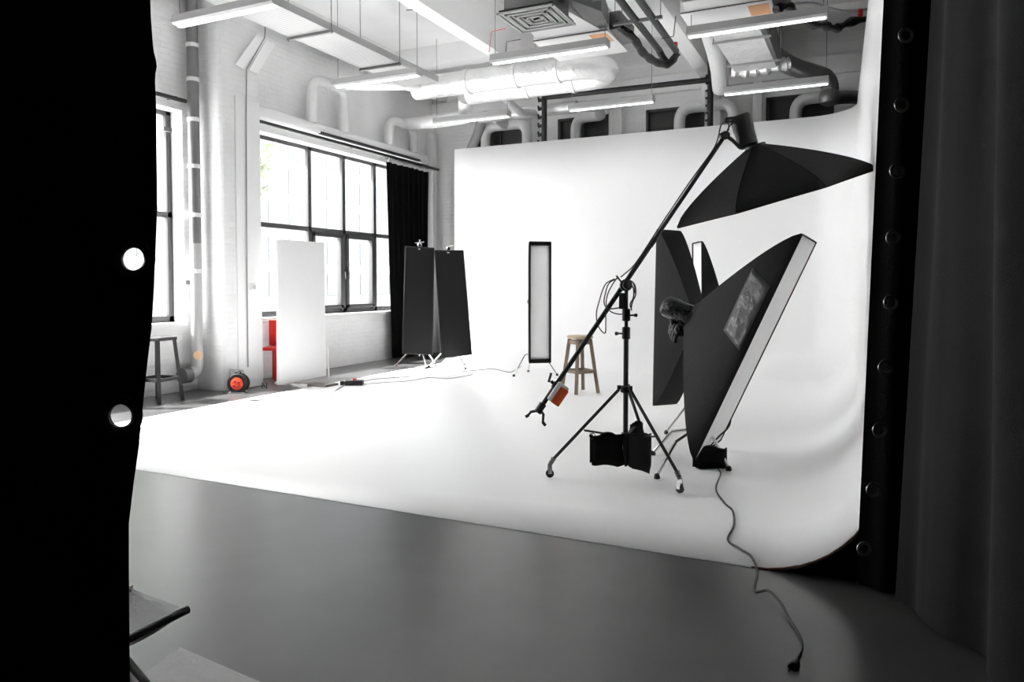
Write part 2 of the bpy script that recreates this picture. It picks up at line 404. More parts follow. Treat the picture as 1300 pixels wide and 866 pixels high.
# find the cloth points closest to the line of sight of each eyelet
mb.b.verts.ensure_lookup_table()
cent = []
for hx, hy in ((168, 326), (155, 531)):
    d = ray(hx, hy).normalized(); best = min(mb.b.verts, key=lambda v: ((v.co - EYE) - d * (v.co - EYE).dot(d)).length); cent.append(best.co.copy())
bmesh.ops.delete(mb.b, geom=[f for f in mb.b.faces if any((f.calc_center_median() - c).length < .032 for c in cent)], context='FACES')
drape = mb.build('curtain', 'black_cloth', ang=80)
tag(drape, 'black velvet curtain with metal eyelets hanging at left edge, closest to the camera', 'curtain')
for c in cent: k = MB(); k.torus(c, FW, .034, .011, 30, 8); k.build('grommet', 'black_metal', drape)
# right: eyeleted black curtain closing off the backdrop's end
tp = [(.115, 3.84), (.19, 3.80), (.27, 3.79), (.35, 3.78), (.45, 3.74), (.6, 3.72)]
bt = [(.0, 3.84), (.12, 3.80), (.24, 3.80), (.33, 3.79), (.45, 3.78), (.62, 3.78)]
def redge(s, z):
    tab = [(0, .06), (.15, .035), (.3, .005), (.75, -.015 + .02), (1.3, .01), (2.2, .0), (4.2, 0)]
    for (a, u), (c, w) in zip(tab, tab[1:]):
        if a <= z <= c: return V((0, 0, 0))
    return V((0, 0, 0))
mb = cloth(tp, bt, .012, 4.6, nz=60, n=80, amp=.014, per=.19, seed=1., edge=redge)
rc1 = mb.build('curtain', 'black_cloth', ang=80)
tag(rc1, 'black curtain with a vertical row of metal eyelets beside the white backdrop edge', 'curtain')
gp = [onY(x, y, 3.765) for x, y in ((1150, 45), (1145, 133), (1139, 217), (1134, 302), (1131, 384), (1124, 467), (1117, 546), (1109, 622), (1097, 697))]
gp = [gp[0] + (gp[0] - gp[1]) * k for k in (3, 2, 1)] + gp
for p in gp:
    k = MB(); k.torus(p, FW, .031, .0045, 26, 6); k.torus(p, FW, .024, .003, 26, 6); k.build('grommet', 'silver', rc1)
# dark grey curtain running towards the camera
tp = [(.32, 3.74), (.36, 3.4), (.42, 3.05), (.50, 2.6), (.58, 2.1), (.68, 1.6), (.78, 1.1)]
bt = [(.16, 3.70), (.25, 3.55), (.37, 3.38), (.50, 3.0), (.66, 2.5), (.82, 2.0), (1.0, 1.4)]
mb = cloth(tp, bt, .02, 4.6, nz=50, n=140, amp=.035, per=.42, seed=.6)
rc2 = mb.build('curtain', 'grey_cloth', ang=80)
tag(rc2, 'wide charcoal curtain down the right edge with its hem on the concrete', 'curtain')
# curtain at the big window
mb = cloth([(-8.12, 11.53), (-8.12, 12.0), (-8.12, 12.5), (-8.13, 13.02)], [(-8.13, 11.70), (-8.10, 12.1), (-8.10, 12.5), (-8.13, 12.93)], .03, 3.76, nz=50, n=150, amp=.045, per=.155, seed=.3)
wc = mb.build('curtain', 'black_cloth', ang=80); tag(wc, 'black curtain drawn open at the far end of the big window', 'curtain')
b = MB(); rr = []
for k in range(151):
    y = 11.53 + 1.49 * k / 150; s = 1.49 * k / 150
    xx = -8.12 + .045 * .75 * math.sin(s / .155 * 6.283 + .3); rr.append((xx + .012, y))
b.grid([[V((x, y, 3.755)) for x, y in rr], [V((x, y, 3.80 + .02 * math.sin(i * .45))) for i, (x, y) in enumerate(rr)]])
b.build('header_tape', 'canvas', wc, solid=.004)
# rails
def rail(label, y0, y1, z, rings):
    t = thing('curtain_rail', label, 'curtain rail', (-8.12, (y0 + y1) / 2, z))
    b = MB(); b.cyl((-8.12, y0, z), (-8.12, y1, z), .028, seg=14); b.build('rail_pole', 'black_metal', t)
    for yb in (y0 + .1, (y0 + y1) / 2, y1 - .15):
        b = MB(); b.bar((XL, yb, z + .02), (-8.12, yb, z + .02), .02, .03); b.build('bracket', 'black_metal', t)
    for yr in rings:
        b = MB(); b.torus((-8.12, yr, z - .012), (0, 1, 0), .04, .005, 14, 5); b.build('ring', 'black_metal', t)
rail('black curtain rail above the big window with rings along it', 7.95, 13.42, 3.87, [11.56 + .074 * k for k in range(20)])
rail('black curtain rail over the left window, ending at the round duct', 2.4, 7.0, 3.87, [])
# slotted black grille on the ledge
b = MB()
for z in (3.915,): b.box(-8.10, -8.02, 9.6, 12.6, z, z + .012)
for k in range(60): y = 9.6 + k * .05; b.box(-8.05, -8.035, y, y + .022, 3.91, 3.95)
b.box(-8.05, -8.04, 9.6, 12.6, 3.945, 3.955)
tag(b.build('slot_grille', 'black_metal'), 'thin black slotted grille along the ledge over the big window', 'grille')

# ------------------------------------------------------------------ ceiling lamps
def lamp(x0, x1, y, z, label, left_cap=True):
    c = V(((x0 + x1) / 2, y, z)); t = thing('ceiling_light', label, 'ceiling light', c, 'fluorescent batten lights hung from the ceiling')
    L_ = (x1 - x0) / 2
    b = MB()
    pr = [(-.075, .10), (-.085, .02), (-.06, .0), (.06, .0), (.085, .02), (.075, .10)]
    for i in range(6):
        (a, h), (a2, h2) = pr[i], pr[(i + 1) % 6]
        b.face([c + V((-L_, a, h)), c + V((L_, a, h)), c + V((L_, a2, h2)), c + V((-L_, a2, h2))])
    for sx in (-L_, L_): b.face([c + V((sx, a, h)) for a, h in pr])
    bmesh.ops.remove_doubles(b.b, verts=b.b.verts[:], dist=1e-5)
    b.build('housing', 'greymetal', t)
    b = MB(); b.box(c.x - L_ + .015, c.x + L_ - .015, c.y - .02, c.y + .02, z - .014, z - .0005, bev=.006); b.build('tube', 'tube', t)
    for s in (-1, 1):
        b = MB(); b.cyl(c + V((s * L_ * .95, 0, .10)), V((c.x + s * L_ * .95, c.y, ZC)), .004, seg=5); b.build('wire', 'galvdark', t)
    return t
lamp(-6.88, -5.44, 5.84, 4.3, 'batten light nearest the left edge, beside the round duct')
lamp(-6.92, -5.5, 8.6, 4.3, 'batten light below the cable tray, above the big window')
lamp(-6.92, -5.45, 11.33, 4.3, 'batten light at the far left corner near the backdrop top')
lamp(-4.36, -2.80, 8.56, 4.3, 'batten light under the white air unit with the square grille')
lamp(-4.38, -2.98, 11.4, 4.3, 'batten light behind the black pipe rail, above the backdrop centre')
lamp(-1.86, -.38, 8.62, 4.3, 'batten light hung in front of the right air unit')
lamp(-1.92, -.47, 11.45, 4.3, 'batten light across the end of the foil duct, above the softbox')

# ------------------------------------------------------------------ ducts
def duct(name, segs, m, label, cat='duct', joints=(), seg=20, coll='foil'):
    t = None; first = True
    b = MB()
    for pts, r in segs: b.tube(pts, r, seg)
    o = b.build(name, m, ang=50); tag(o, label, cat)
    for c, d, r in joints:
        k = MB(); d = V(d).normalized(); c = V(c); k.lathe(c - d * .035, [(r, 0), (r + .015, .005), (r + .015, .065), (r, .07)], 20, d); k.build('joint_band', coll, o)
    return o
A0, A1 = onY(528, 110, 10.5), onY(765, 76, 10.5)
zA = 4.70
p0 = V((-6.75, 10.45, zA)); p1 = V((-3.98, 10.45, zA))
q1 = V((-3.98, 11.10, zA)); q0 = V((-6.1, 11.10, zA))
ub = [p1 + V((.42 * math.sin(a) , .325 - .325 * math.cos(a), 0)) for a in [math.pi * k / 14 for k in range(15)]]
duct('air_duct', [([p0, p1] + ub[1:-1] + [q1, q0], .185)], 'foil', 'big silver foil duct bent in a U below the ceiling beams', joints=[((-5.75, 10.45, zA), (1, 0, 0), .185), ((-4.9, 10.45, zA), (1, 0, 0), .185), ((-4.2, 10.45, zA), (1, 0, 0), .185), ((-5.0, 11.10, zA), (1, 0, 0), .185), ((-4.2, 11.10, zA), (1, 0, 0), .185)])
def wallarch(ya, yb, zt, zb, lead, label):   # inverted U on the left wall fed by a horizontal duct
    x = XL + .18
    ym = (ya + yb) / 2
    arch = elbow(V((x, ya, zb)), V((x, ya, zt)), V((x + .1, ym, zt)), .22)[:-1] + elbow(V((x + .1, ym, zt)), V((x, yb, zt)), V((x, yb, zb)), .22)[1:]
    o = duct('branch_duct', [(arch, .085), ([V((x, ym, zt)), V((x + .25, ym, zt))] + lead, [.09, .11] + [.125] * len(lead))], 'foilw', label)
wallarch(9.45, 10.25, 4.78, 4.07, [V((-7.2, 9.9, 4.72)), V((-6.72, 10.1, 4.72)), V((-6.60, 10.42, 4.72))], 'white wrapped duct with two legs over the near half of the big window')
wallarch(11.6, 12.45, 4.55, 4.07, [V((-7.3, 11.9, 4.5)), V((-6.55, 11.75, 4.48)), V((-6.2, 11.15, 4.66))], 'white wrapped duct with two legs over the far end of the big window')
duct('branch_duct', [([V((-6.7, 12.6, 4.66)), V((-4.7, 12.6, 4.66))], .11), ([V((-5.55, 11.15, 4.66)), V((-5.55, 12.0, 4.52)), V((-5.5, 12.6, 4.62))], .07)], 'foil', 'thin silver duct low behind the big foil duct, above the backdrop')
# arches on the back wall
def backarch(xa, xb, zt, label, lead=None, r=.10, flex=False):
    y = YB - .22; zb = 3.4
    xm = (xa + xb) / 2 if xb is not None else xa + .5
    segs = []
    if xb is not None:
        segs.append((elbow(V((xa, y, zb)), V((xa, y, zt)), V((xm, y, zt)), .24)[:-1] + elbow(V((xm, y, zt)), V((xb, y, zt)), V((xb, y, zb)), .24)[1:], r))
    else:
        segs.append((elbow(V((xa, y, zb)), V((xa, y, zt)), V((xm, y, zt)), .24), r))
    if lead: segs.append(([V((xm, y, zt))] + [V(p) for p in lead], r))
    return duct('branch_duct', segs, 'foilw', label)
backarch(-6.92, -6.0, 4.62, 'arched white duct in front of the leftmost dark high window', [(-6.45, 12.9, 4.66), (-6.4, 12.62, 4.66)])
backarch(-4.98, None, 4.62, 'single bent duct before the second dark high window', [(-4.4, 12.9, 4.7), (-4.65, 12.62, 4.66)])
backarch(-3.0, -2.05, 4.60, 'arched duct behind the boom light, before the third dark window', [(-2.45, 12.9, 4.85), (-2.15, 12.75, 4.9)])
backarch(-1.05, None, 4.55, 'single bent duct before the rightmost dark high window', [(-.50, 13.2, 4.6)])
b = MB(); b.tube(curve([(-7.30, 13.35, 4.2), (-7.05, 13.2, 4.5), (-6.86, 13.0, 4.75)], 4), .10, 12); tag(b.build('branch_duct', 'greymetal'), 'grey slanted pipe rising at the left end of the backdrop top', 'duct')
# big round duct dropping at right, fed by dark flexible duct
fx = curve([onY(983, 72, 12.0), onY(1005, 84, 12.2), onY(1030, 92, 12.4), onY(1047, 98, 12.6), onY(1053, 108, 12.66), onY(1053, 122, 12.66)], 8)
o = duct('flexible_duct', [(fx, [.13 + .02 * max(0, 1 - i / 12) + (.006 if i % 2 else 0) for i in range(len(fx))])], 'galv', 'dark round flexible duct sagging down at the right end of the ceiling')
k = MB(); k.lathe(onY(1053, 134, 12.66), [(.08, 0), (.14, .04), (.155, .09), (.155, .19), (.135, .22)], 20); k.build('duct_end', 'galv', o)
fx = curve([(-.45, 12.9, 4.42), (-.25, 13.05, 4.45), (-.02, 13.2, 4.42), (.15, 13.3, 4.2)], 10)
duct('flexible_duct', [(fx, [.10 + (.008 if i % 2 else 0) for i in range(len(fx))])], 'galv', 'small ribbed silver duct behind the right end of the backdrop top')
# rectangular foil duct
t = thing('foil_duct', 'rectangular foil wrapped duct running back from the right air unit', 'duct', (-1.45, 10.3, 4.6))
b = MB(); b.hexa([V((-1.76, 9.55, 4.58)), V((-1.18, 9.55, 4.58)), V((-1.16, 11.35, 4.58)), V((-1.74, 11.35, 4.58)), V((-1.76, 9.55, 5.0)), V((-1.18, 9.55, 5.0)), V((-1.16, 11.35, 5.0)), V((-1.74, 11.35, 5.0))]); b.build('duct_body', 'foil', t)
b = MB(); b.box(-1.175, -1.12, 9.55, 11.3, 4.60, 4.98); b.build('side_panel', 'galvdark', t)
b = MB(); b.tube(curve([(-1.80, 11.35, 4.62), (-1.5, 11.42, 4.60), (-1.2, 11.40, 4.62), (-1.0, 11.45, 4.66)], 6), [.09 + .02 * math.sin(i * 2.1) for i in range(19)], 12); b.build('crumpled_end', 'foil', t)
for y in (9.8, 10.9):
    b = MB(); b.box(-1.80, -1.08, y, y + .03, 4.555, 4.58); b.build('hanger_strap', 'greymetal', t)
    for x in (-1.79, -1.09): k = MB(); k.cyl((x, y + .015, 4.57), (x, y + .015, ZC), .004, seg=5); k.build('hanger_rod', 'galvdark', t)
duct('branch_duct', [(curve([(-2.02, 9.9, 5.2), (-2.02, 10.8, 5.05), (-2.02, 11.5, 4.8), (-2.1, 12.2, 4.6)], 6), .13)], 'foilw', 'white wrapped duct curving down left of the rectangular foil duct')

# ------------------------------------------------------------------ air units
def airunit(dx, dy, dz, l1, l2):
    t = thing('air_unit', l1, 'air conditioner', (-3.2 + dx, 8.9 + dy, 4.55 + dz), 'ceiling air units')
    o_ = V((dx, dy, dz))
    b = MB(); b.box(-3.86 + dx, -2.86 + dx, 8.72 + dy, 9.62 + dy, 4.55 + dz, 4.85 + dz, bev=.01); b.build('unit_body', 'whitemetal', t)
    b = MB(); b.box(-3.86 + dx, -2.86 + dx, 8.715 + dy, 8.72 + dy, 4.56 + dz, 4.57 + dz); b.build('seam', 'black_metal', t)
    b = MB(); b.box(-3.12 + dx, -2.90 + dx, 8.78 + dy, 9.1 + dy, 4.545 + dz, 4.55 + dz); b.build('label_sticker', 'label', t)
    b = MB(); b.box(-2.86 + dx, -2.72 + dx, 8.78 + dy, 9.4 + dy, 4.58 + dz, 4.8 + dz, bev=.01); b.build('valve_box', 'galvdark', t)
    for x in (-3.8, -2.92):
        for y in (8.8, 9.5): k = MB(); k.cyl((x + dx, y + dy, 4.85 + dz), (x + dx, y + dy, ZC), .006, seg=5); k.build('hanger_rod', 'galvdark', t)
    # feed duct and collar
    t2 = thing('air_diffuser', l2, 'air vent', (-3.3 + dx, 7.6 + dy, 4.42 + dz), 'ceiling air diffusers')
    b = MB(); b.box(-3.62 + dx, -3.08 + dx, 7.38 + dy, 7.98 + dy, 4.47 + dz, 4.95 + dz, bev=.01); b.build('plenum_box', 'galv', t2)
    b = MB()
    for k in range(8):
        s = .34 - k * .04; z = 4.42 + dz + .012 * (k % 2)
        cx_, cy2 = -3.35 + dx, 7.68 + dy; w = .008
        b.box(cx_ - s, cx_ + s, cy2 - s, cy2 - s + w * 2, z, z + .02); b.box(cx_ - s, cx_ + s, cy2 + s - w * 2, cy2 + s, z, z + .02)
        b.box(cx_ - s, cx_ - s + w * 2, cy2 - s, cy2 + s, z, z + .02); b.box(cx_ + s - w * 2, cx_ + s, cy2 - s, cy2 + s, z, z + .02)
    b.build('grille', 'greymetal', t2)
    b = MB(); b.box(-3.67 + dx, -3.03 + dx, 7.36 + dy, 8.0 + dy, 4.455 + dz, 4.47 + dz); b.build('backing', 'black_metal', t2)
    b = MB(); b.cyl((-3.1 + dx, 7.7 + dy, 4.74 + dz), (-2.98 + dx, 7.75 + dy, 4.74 + dz), .16, seg=24); b.torus((-3.02 + dx, 7.73 + dy, 4.74 + dz), (1, .2, 0), .165, .012, 24, 6); b.build('collar', 'galv', t2)
    b = MB(); b.hexa([V((-3.0, 7.65, 4.60)) + o_, V((-2.75, 8.15, 4.58)) + o_, V((-2.85, 8.72, 4.6)) + o_, V((-3.05, 8.72, 4.6)) + o_, V((-3.0, 7.65, 4.88)) + o_, V((-2.75, 8.15, 4.85)) + o_, V((-2.85, 8.72, 4.82)) + o_, V((-3.05, 8.72, 4.82)) + o_]); b.build('feed_duct', 'galvdark', t2)
    b = MB(); b.hexa([V((-3.75, 8.0, 4.62)) + o_, V((-3.15, 8.0, 4.62)) + o_, V((-2.95, 8.72, 4.58)) + o_, V((-3.8, 8.72, 4.58)) + o_, V((-3.75, 8.0, 4.8)) + o_, V((-3.15, 8.0, 4.8)) + o_, V((-2.95, 8.72, 4.83)) + o_, V((-3.8, 8.72, 4.83)) + o_]); b.build('transition_duct', 'whitemetal', t2)
airunit(0, 0, 0, 'white ceiling air unit with tan label, left of the dark pipes', 'square louvred air diffuser hanging left of the dark pipes')
airunit(1.92, -.15, 0, 'white ceiling air unit with tan label at upper right, by the backdrop', 'air diffuser at upper right edge, above the boom light')

# dark insulated pipes
t = thing('insulated_pipes', 'pair of dark insulated pipes with a hose loop at their end', 'pipe', (-2.4, 9, 4.6))
for x, y1 in ((-2.50, 9.85), (-2.30, 9.95)):
    b = MB(); b.tube([(x, 7.2, 4.66), (x + .0, y1, 4.58)], .042, 12); b.build('pipe', 'pipedark', t)
b = MB(); b.tube(curve([(-2.80, 8.8, 4.66), (-2.62, 8.95, 4.52), (-2.58, 9.3, 4.42), (-2.52, 9.7, 4.40), (-2.40, 9.95, 4.42), (-2.29, 9.98, 4.56)], 6), [.05 + .006 * math.sin(i * 1.7) for i in range(31)], 10); b.build('hose', 'black_shiny', t)
b = MB(); b.tube(curve([(-2.50, 9.82, 4.58), (-2.48, 9.95, 4.52), (-2.42, 9.98, 4.44)], 4), .045, 10); b.build('elbow', 'black_shiny', t)
b = MB(); b.cyl((-2.30, 9.9, 4.60), (-2.30, 9.9, 4.68), .03, seg=10); b.build('cap', 'red', t)
for yy, zz_ in ((8.68, 4.59), (7.9, 4.62)): b = MB(); b.box(-2.78, -2.18, yy, yy + .04, zz_, zz_ + .035); b.build('bracket', 'galv', t)
for x in (-2.76, -2.2):
    b = MB(); b.cyl((x, 8.7, 4.6), (x, 8.7, ZC), .005, seg=5); b.build('hanger_rod', 'galvdark', t)
t = thing('insulated_hose', 'black lumpy insulated hose with red cap at the right end of the ceiling', 'pipe', (-.5, 8.9, 4.6))
b = MB(); b.tube(curve([onY(985, 12, 8.7), onY(1000, 8, 8.9), onY(1012, 18, 9.1), onY(1030, 30, 9.3), onY(1048, 33, 9.4), onY(1062, 36, 9.5), onY(1080, 28, 9.6), onY(1112, 22, 9.8)], 5), [.045 + .014 * math.sin(i * 1.3) for i in range(36)], 10); b.build('hose', 'black_shiny', t)
p = onY(1092, 22, 9.65); b = MB(); b.cyl(p + V((0, 0, .0)), p + V((0, 0, .09)), .03, seg=10); b.build('cap', 'red', t)
b = MB(); b.tube(curve([onY(990, 6, 9.8), onY(1030, 4, 9.9), onY(1060, 12, 10), onY(1080, 15, 10.1), onY(1110, 10, 10.2)], 6), .016, 8); tag(b.build('conduit', 'greymetal'), 'thin grey conduit along the ceiling above the black hose', 'pipe')

# cable tray with wires
t = thing('cable_tray', 'long perforated cable tray hung over the big window side', 'cable tray', (-6.2, 8.5, 4.5))
x0, x1, zt_ = -6.68, -6.05, 4.62
b = MB(); b.box(x0, x1, 3.0, 10.0, zt_, zt_ + .01); b.build('tray_bottom', 'tray', t)
for x in (x0, x1): b = MB(); b.box(x - .008, x + .008, 3.0, 10.0, zt_, zt_ + .09); b.build('tray_side', 'greymetal', t)
for y in (5.9, 7.4, 8.9):
    b = MB(); b.box(x0 - .04, x1 + .04, y - .02, y + .02, zt_ - .035, zt_); b.build('hanger_bar', 'galvdark', t)
    for x in (x0 - .03, x1 + .03): k = MB(); k.cyl((x, y, zt_ - .05), (x, y, ZC), .005, seg=5); k.build('hanger_rod', 'galvdark', t)
b = MB(); b.tube([(x1 - .25, 3, zt_ + .02), (x1 - .25, 10, zt_ + .02)], .015, 6); b.build('cable', 'greycable', t)
# black wires bent on the beams
def wire(pts, label, m='black_metal', r=.006):
    b = MB(); b.tube([V(p) for p in pts], r, 6); tag(b.build('hanging_wire', m), label, 'wire')
wire([onY(531, 0, 8.6), onY(530, 12, 8.6), onY(516, 13, 8.6)], 'short black wire hooked over the left ceiling beam')
wire([onY(642, 36, 8.9), onY(624, 40, 8.9), onY(621, 66, 8.9)], 'thin red wire bent down left of the square diffuser', 'red', .005)
wire([onY(661, 50, 8.9), onY(643, 53, 8.9), onY(642, 70, 8.9)], 'black wire bent down just below the square diffuser')
wire([onY(858, 20, 9.3), onY(855, 46, 9.3), onY(840, 49, 9.3)], 'black wire bent along the beam right of the dark pipes')
# black pipe rail behind the backdrop
t = thing('pipe_frame', 'black pipe rail frame with hooks standing over the backdrop top', 'backdrop rail', (-4, 12.3, 3.5))
yr = 12.35
pa, pb = onY(691, 124, yr), onY(902, 101, yr)
b = MB(); b.cyl(pa, pb, .045, seg=12); b.build('rail', 'black_metal', t)
b = MB(); b.cyl(V((pa.x, yr, 3.0)), pa + V((0, 0, .06)), .05, seg=12); b.build('post', 'black_metal', t)
b = MB(); b.cyl(V((pb.x, yr, 3.0)), V((pb.x, yr, ZC)), .05, seg=12); b.build('post', 'black_metal', t)
for k in range(6):
    z = pa.z - .02 - k * .155; b = MB(); b.bar((pa.x, yr, z), (pa.x - .12, yr, z - .03), .03, .05); b.bar((pa.x - .10, yr, z - .03), (pa.x - .12, yr, z + .04), .03, .03); b.build('hook', 'black_metal', t)
for k in range(7):
    z = 4.85 - k * .12; b = MB(); b.bar((pb.x, yr - .04, z), (pb.x - .07, yr - .05, z), .03, .03); b.build('hook', 'black_metal', t)
b = MB(); b.box(pa.x - .1, pa.x + .1, yr - .1, yr + .1, 0, .02); b.cyl((pa.x, yr, .02), (pa.x, yr, 3.0), .04, seg=10); b.cyl((pb.x, yr, .02), (pb.x, yr, 3.0), .04, seg=10); b.box(pb.x - .1, pb.x + .1, yr - .1, yr + .1, 0, .02); b.build('base', 'black_metal', t)

# ------------------------------------------------------------------ left wall services
px_, py_ = -8.10, 7.10
t = thing('round_duct', 'tall round grey duct running down the wall beside the pillar', 'duct', (px_, py_, 0.3))
b = MB(); b.cyl((px_, py_, 2.0), (px_, py_, ZC), .075, seg=20); b.build('upper_pipe', 'galv', t)
b = MB(); b.cyl((px_, py_, .62), (px_, py_, 2.0), .075, seg=20); b.build('lower_pipe', 'silverpipe', t)
b = MB(); b.tube(elbow(V((px_, py_, .62)), V((px_, py_, .24)), V((px_ - .0, py_ - .22, .24)), .14), .082, 18); b.build('elbow', 'silverpipe', t)
b = MB(); b.tube([V((px_, py_ - .14, .24)), V((px_, py_ - .26, .24))], .105, 20); b.build('end_muff', 'galvdark', t)
for z in (4.95, 4.6, 4.15, 3.62, 3.0, 2.35, 1.6): b = MB(); b.lathe((px_, py_, z), [(.076, 0), (.084, .004), (.084, .05), (.076, .055)], 20); b.build('band', 'whitemetal', t)
b = MB(); b.cyl((px_ + .06, py_ - .05, .50), (px_ + .10, py_ - .08, .50), .055, seg=18); b.build('tape_disc', 'peach', t)
b = MB(); b.box(XL, XL + .05, 6.80, 6.86, 3.45, 3.50); b.box(XL, XL + .10, 6.70, 6.78, 3.44, 3.49); tag(b.build('wall_sensor', 'galvdark'), 'small dark sensor on the wall between left window and round duct', 'sensor')
p = onX(238, 359, XL); b = MB(); b.box(XL, XL + .03, p.y - .05, p.y + .05, p.z - .02, p.z + .03, bev=.004); tag(b.build('wall_socket', 'galvdark'), 'small dark socket on the wall right of the left window', 'socket')
p = onX(321, 364, -7.73); t = thing('light_switch', 'small grey switch on the pillar beside the big window', 'switch', p)
b = MB(); b.box(-7.735, -7.715, p.y - .045, p.y + .045, p.z - .045, p.z + .045, bev=.004); b.build('plate', 'whitemetal', t)
b = MB(); b.box(-7.716, -7.706, p.y - .02, p.y + .03, p.z - .03, p.z + .02, bev=.003); b.build('rocker', 'greymetal', t)
# surface cable on the pillar
b = MB(); X = -7.72
pts = [onX(337, 28, X), onX(336, 48, X), onX(313, 88, X), onX(312.5, 150, X), onX(313, 250, X), onX(313.5, 360, X), onX(315, 466, X)]
b.tube(pts, .009, 6); tag(b.build('surface_cable', 'greycable'), 'grey cable running down the pillar beside the big window', 'cable')
q = [onX(x, y, -7.735) for x, y in ((298, 82), (324, 45), (334, 50), (308, 88))]  # two patches of reflected sunlight, modelled as thin white slabs
b = MB(); b.hexa(q + [p + V((.015, 0, 0)) for p in q]); tag(b.build('sun_patch', 'sunpatch'), 'left tilted patch of reflected sunlight high on the pillar, made as a white slab', 'panel')
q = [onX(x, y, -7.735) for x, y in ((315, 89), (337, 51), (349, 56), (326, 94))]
b = MB(); b.hexa(q + [p + V((.015, 0, 0)) for p in q]); tag(b.build('sun_patch', 'sunpatch'), 'right tilted patch of reflected sunlight high on the pillar, made as a white slab, behind the cable bend', 'panel')
# grey board leaning on the pillar foot
b = MB(); b.hexa([V((-7.73, 7.30, .003)), V((-7.66, 7.30, .003)), V((-7.66, 7.58, .003)), V((-7.73, 7.58, .003)), V((-7.75, 7.34, .30)), V((-7.735, 7.34, .30)), V((-7.735, 7.56, .26)), V((-7.75, 7.56, .26))]); tag(b.build('grey_board', 'greymetal'), 'small grey board leaning at the foot of the pillar behind the cable reel', 'board')

# ------------------------------------------------------------------ softbox maker
def rectsec(c, rv, uv, hw, hh, n=6):
    P = []
    cs = [(-hw, -hh), (hw, -hh), (hw, hh), (-hw, hh)]
    for i in range(4):
        (a, e), (a2, e2) = cs[i], cs[(i + 1) % 4]
        for k in range(n): P.append(c + rv * (a + (a2 - a) * k / n) + uv * (e + (e2 - e) * k / n))
    return P
def shell(mb, rows):
    vs = [[mb.b.verts.new(p) for p in r] for r in rows]
    for A, B in zip(vs, vs[1:]):
        for k in range(len(A)): mb.b.faces.new((A[k], A[(k + 1) % len(A)], B[(k + 1) % len(A)], B[k]))
    return vs
def softbox(t, c, rv, uv, nv, w, h, depth, ring=.075, m='black_nylon', lip=.04, pw=1.5, strobe=True, front='diff', film=False, slen=.28):
    """nv = direction the front faces"""
    c = V(c); rv = V(rv).normalized(); uv = V(uv).normalized(); nv = V(nv).normalized()
    mb = MB(); rows = []
    rows.append(rectsec(c + nv * lip, rv, uv, w / 2, h / 2))
    for k in range(13):
        s = k / 12
        a = ring + (w / 2 - ring) * (1 - s ** pw); e = ring + (h / 2 - ring) * (1 - s ** (pw))
        rows.append(rectsec(c - nv * depth * s, rv, uv, a, e))
    shell(mb, rows); mb.build('softbox_body', m, t, ang=20, solid=.006, off=1.)
    mb = MB(); P = []
    for i in range(9):
        r_ = []
        for j in range(17):
            u, v = i / 8 * 2 - 1, j / 16 * 2 - 1
            r_.append(c + nv * (.008 * math.sin(j * .9 + i)) * (1 - u * u) * (1 - v * v) + rv * u * (w / 2 - .006) + uv * v * (h / 2 - .006))
        P.append(r_)
    mb.grid(P); mb.build('front_diffuser', front, t, solid=.003)
    back = c - nv * depth
    mb = MB(); mb.lathe(back + nv * .02, [(ring * .9, 0), (ring * 1.25, -.005), (ring * 1.25, -.035), (ring * .9, -.04)], 22, nv); mb.build('speed_ring', 'black_metal', t)
    if strobe:
        mb = MB(); mb.lathe(back - nv * .02, [(.055, 0), (.068, -.01), (.068, -slen * .5), (.072, -slen * .52), (.072, -slen * .9), (.06, -slen)], 22, nv); mb.build('strobe_head', 'black_plastic', t)
    return back
def cstand(t, foot, height, spread=.42, yaw=0., col='chrome', hubz=.27, r=.013, legs=(0, 120, 240), bags=None):
    x, y, z = foot
    for a in legs:
        a = R(a + yaw); d = V((math.cos(a), math.sin(a), 0)); o = V((x, y, z))
        mb = MB(); mb.tube([o + V((0, 0, hubz)) + d * .02, o + d * spread * .35 + V((0, 0, hubz + .04)), o + d * spread * .45 + V((0, 0, hubz + .02)), o + d * spread + V((0, 0, .022))], r * .85, 10)
        leg = mb.build('leg', col, t)
        mb = MB(); mb.lathe(o + d * spread, [(.018, .003), (.022, .01), (.018, .03), (.01, .04)], 12); mb.build('rubber_foot', 'rubber', leg)
    mb = MB(); mb.cyl((x, y, z + hubz - .06), (x, y, z + height * .55), r, seg=12); mb.lathe((x, y, z + hubz - .03), [(.02, 0), (.032, .01), (.032, .09), (.02, .1)], 14); mb.build('column', col, t)
    mb = MB(); mb.cyl((x, y, z + height * .5), (x, y, z + height), r * .75, seg=12); mb.build('riser', col, t)
    mb = MB(); mb.lathe((x, y, z + height * .53), [(.015, 0), (.024, .005), (.024, .05), (.015, .055)], 12); mb.cyl((x, y, z + height * .55), (x + .07, y, z + height * .55), .008, seg=8); mb.cyl((x + .06, y - .03, z + height * .55), (x + .06, y + .03, z + height * .55), .006, seg=8); mb.build('clamp_knob', 'black_metal', t)

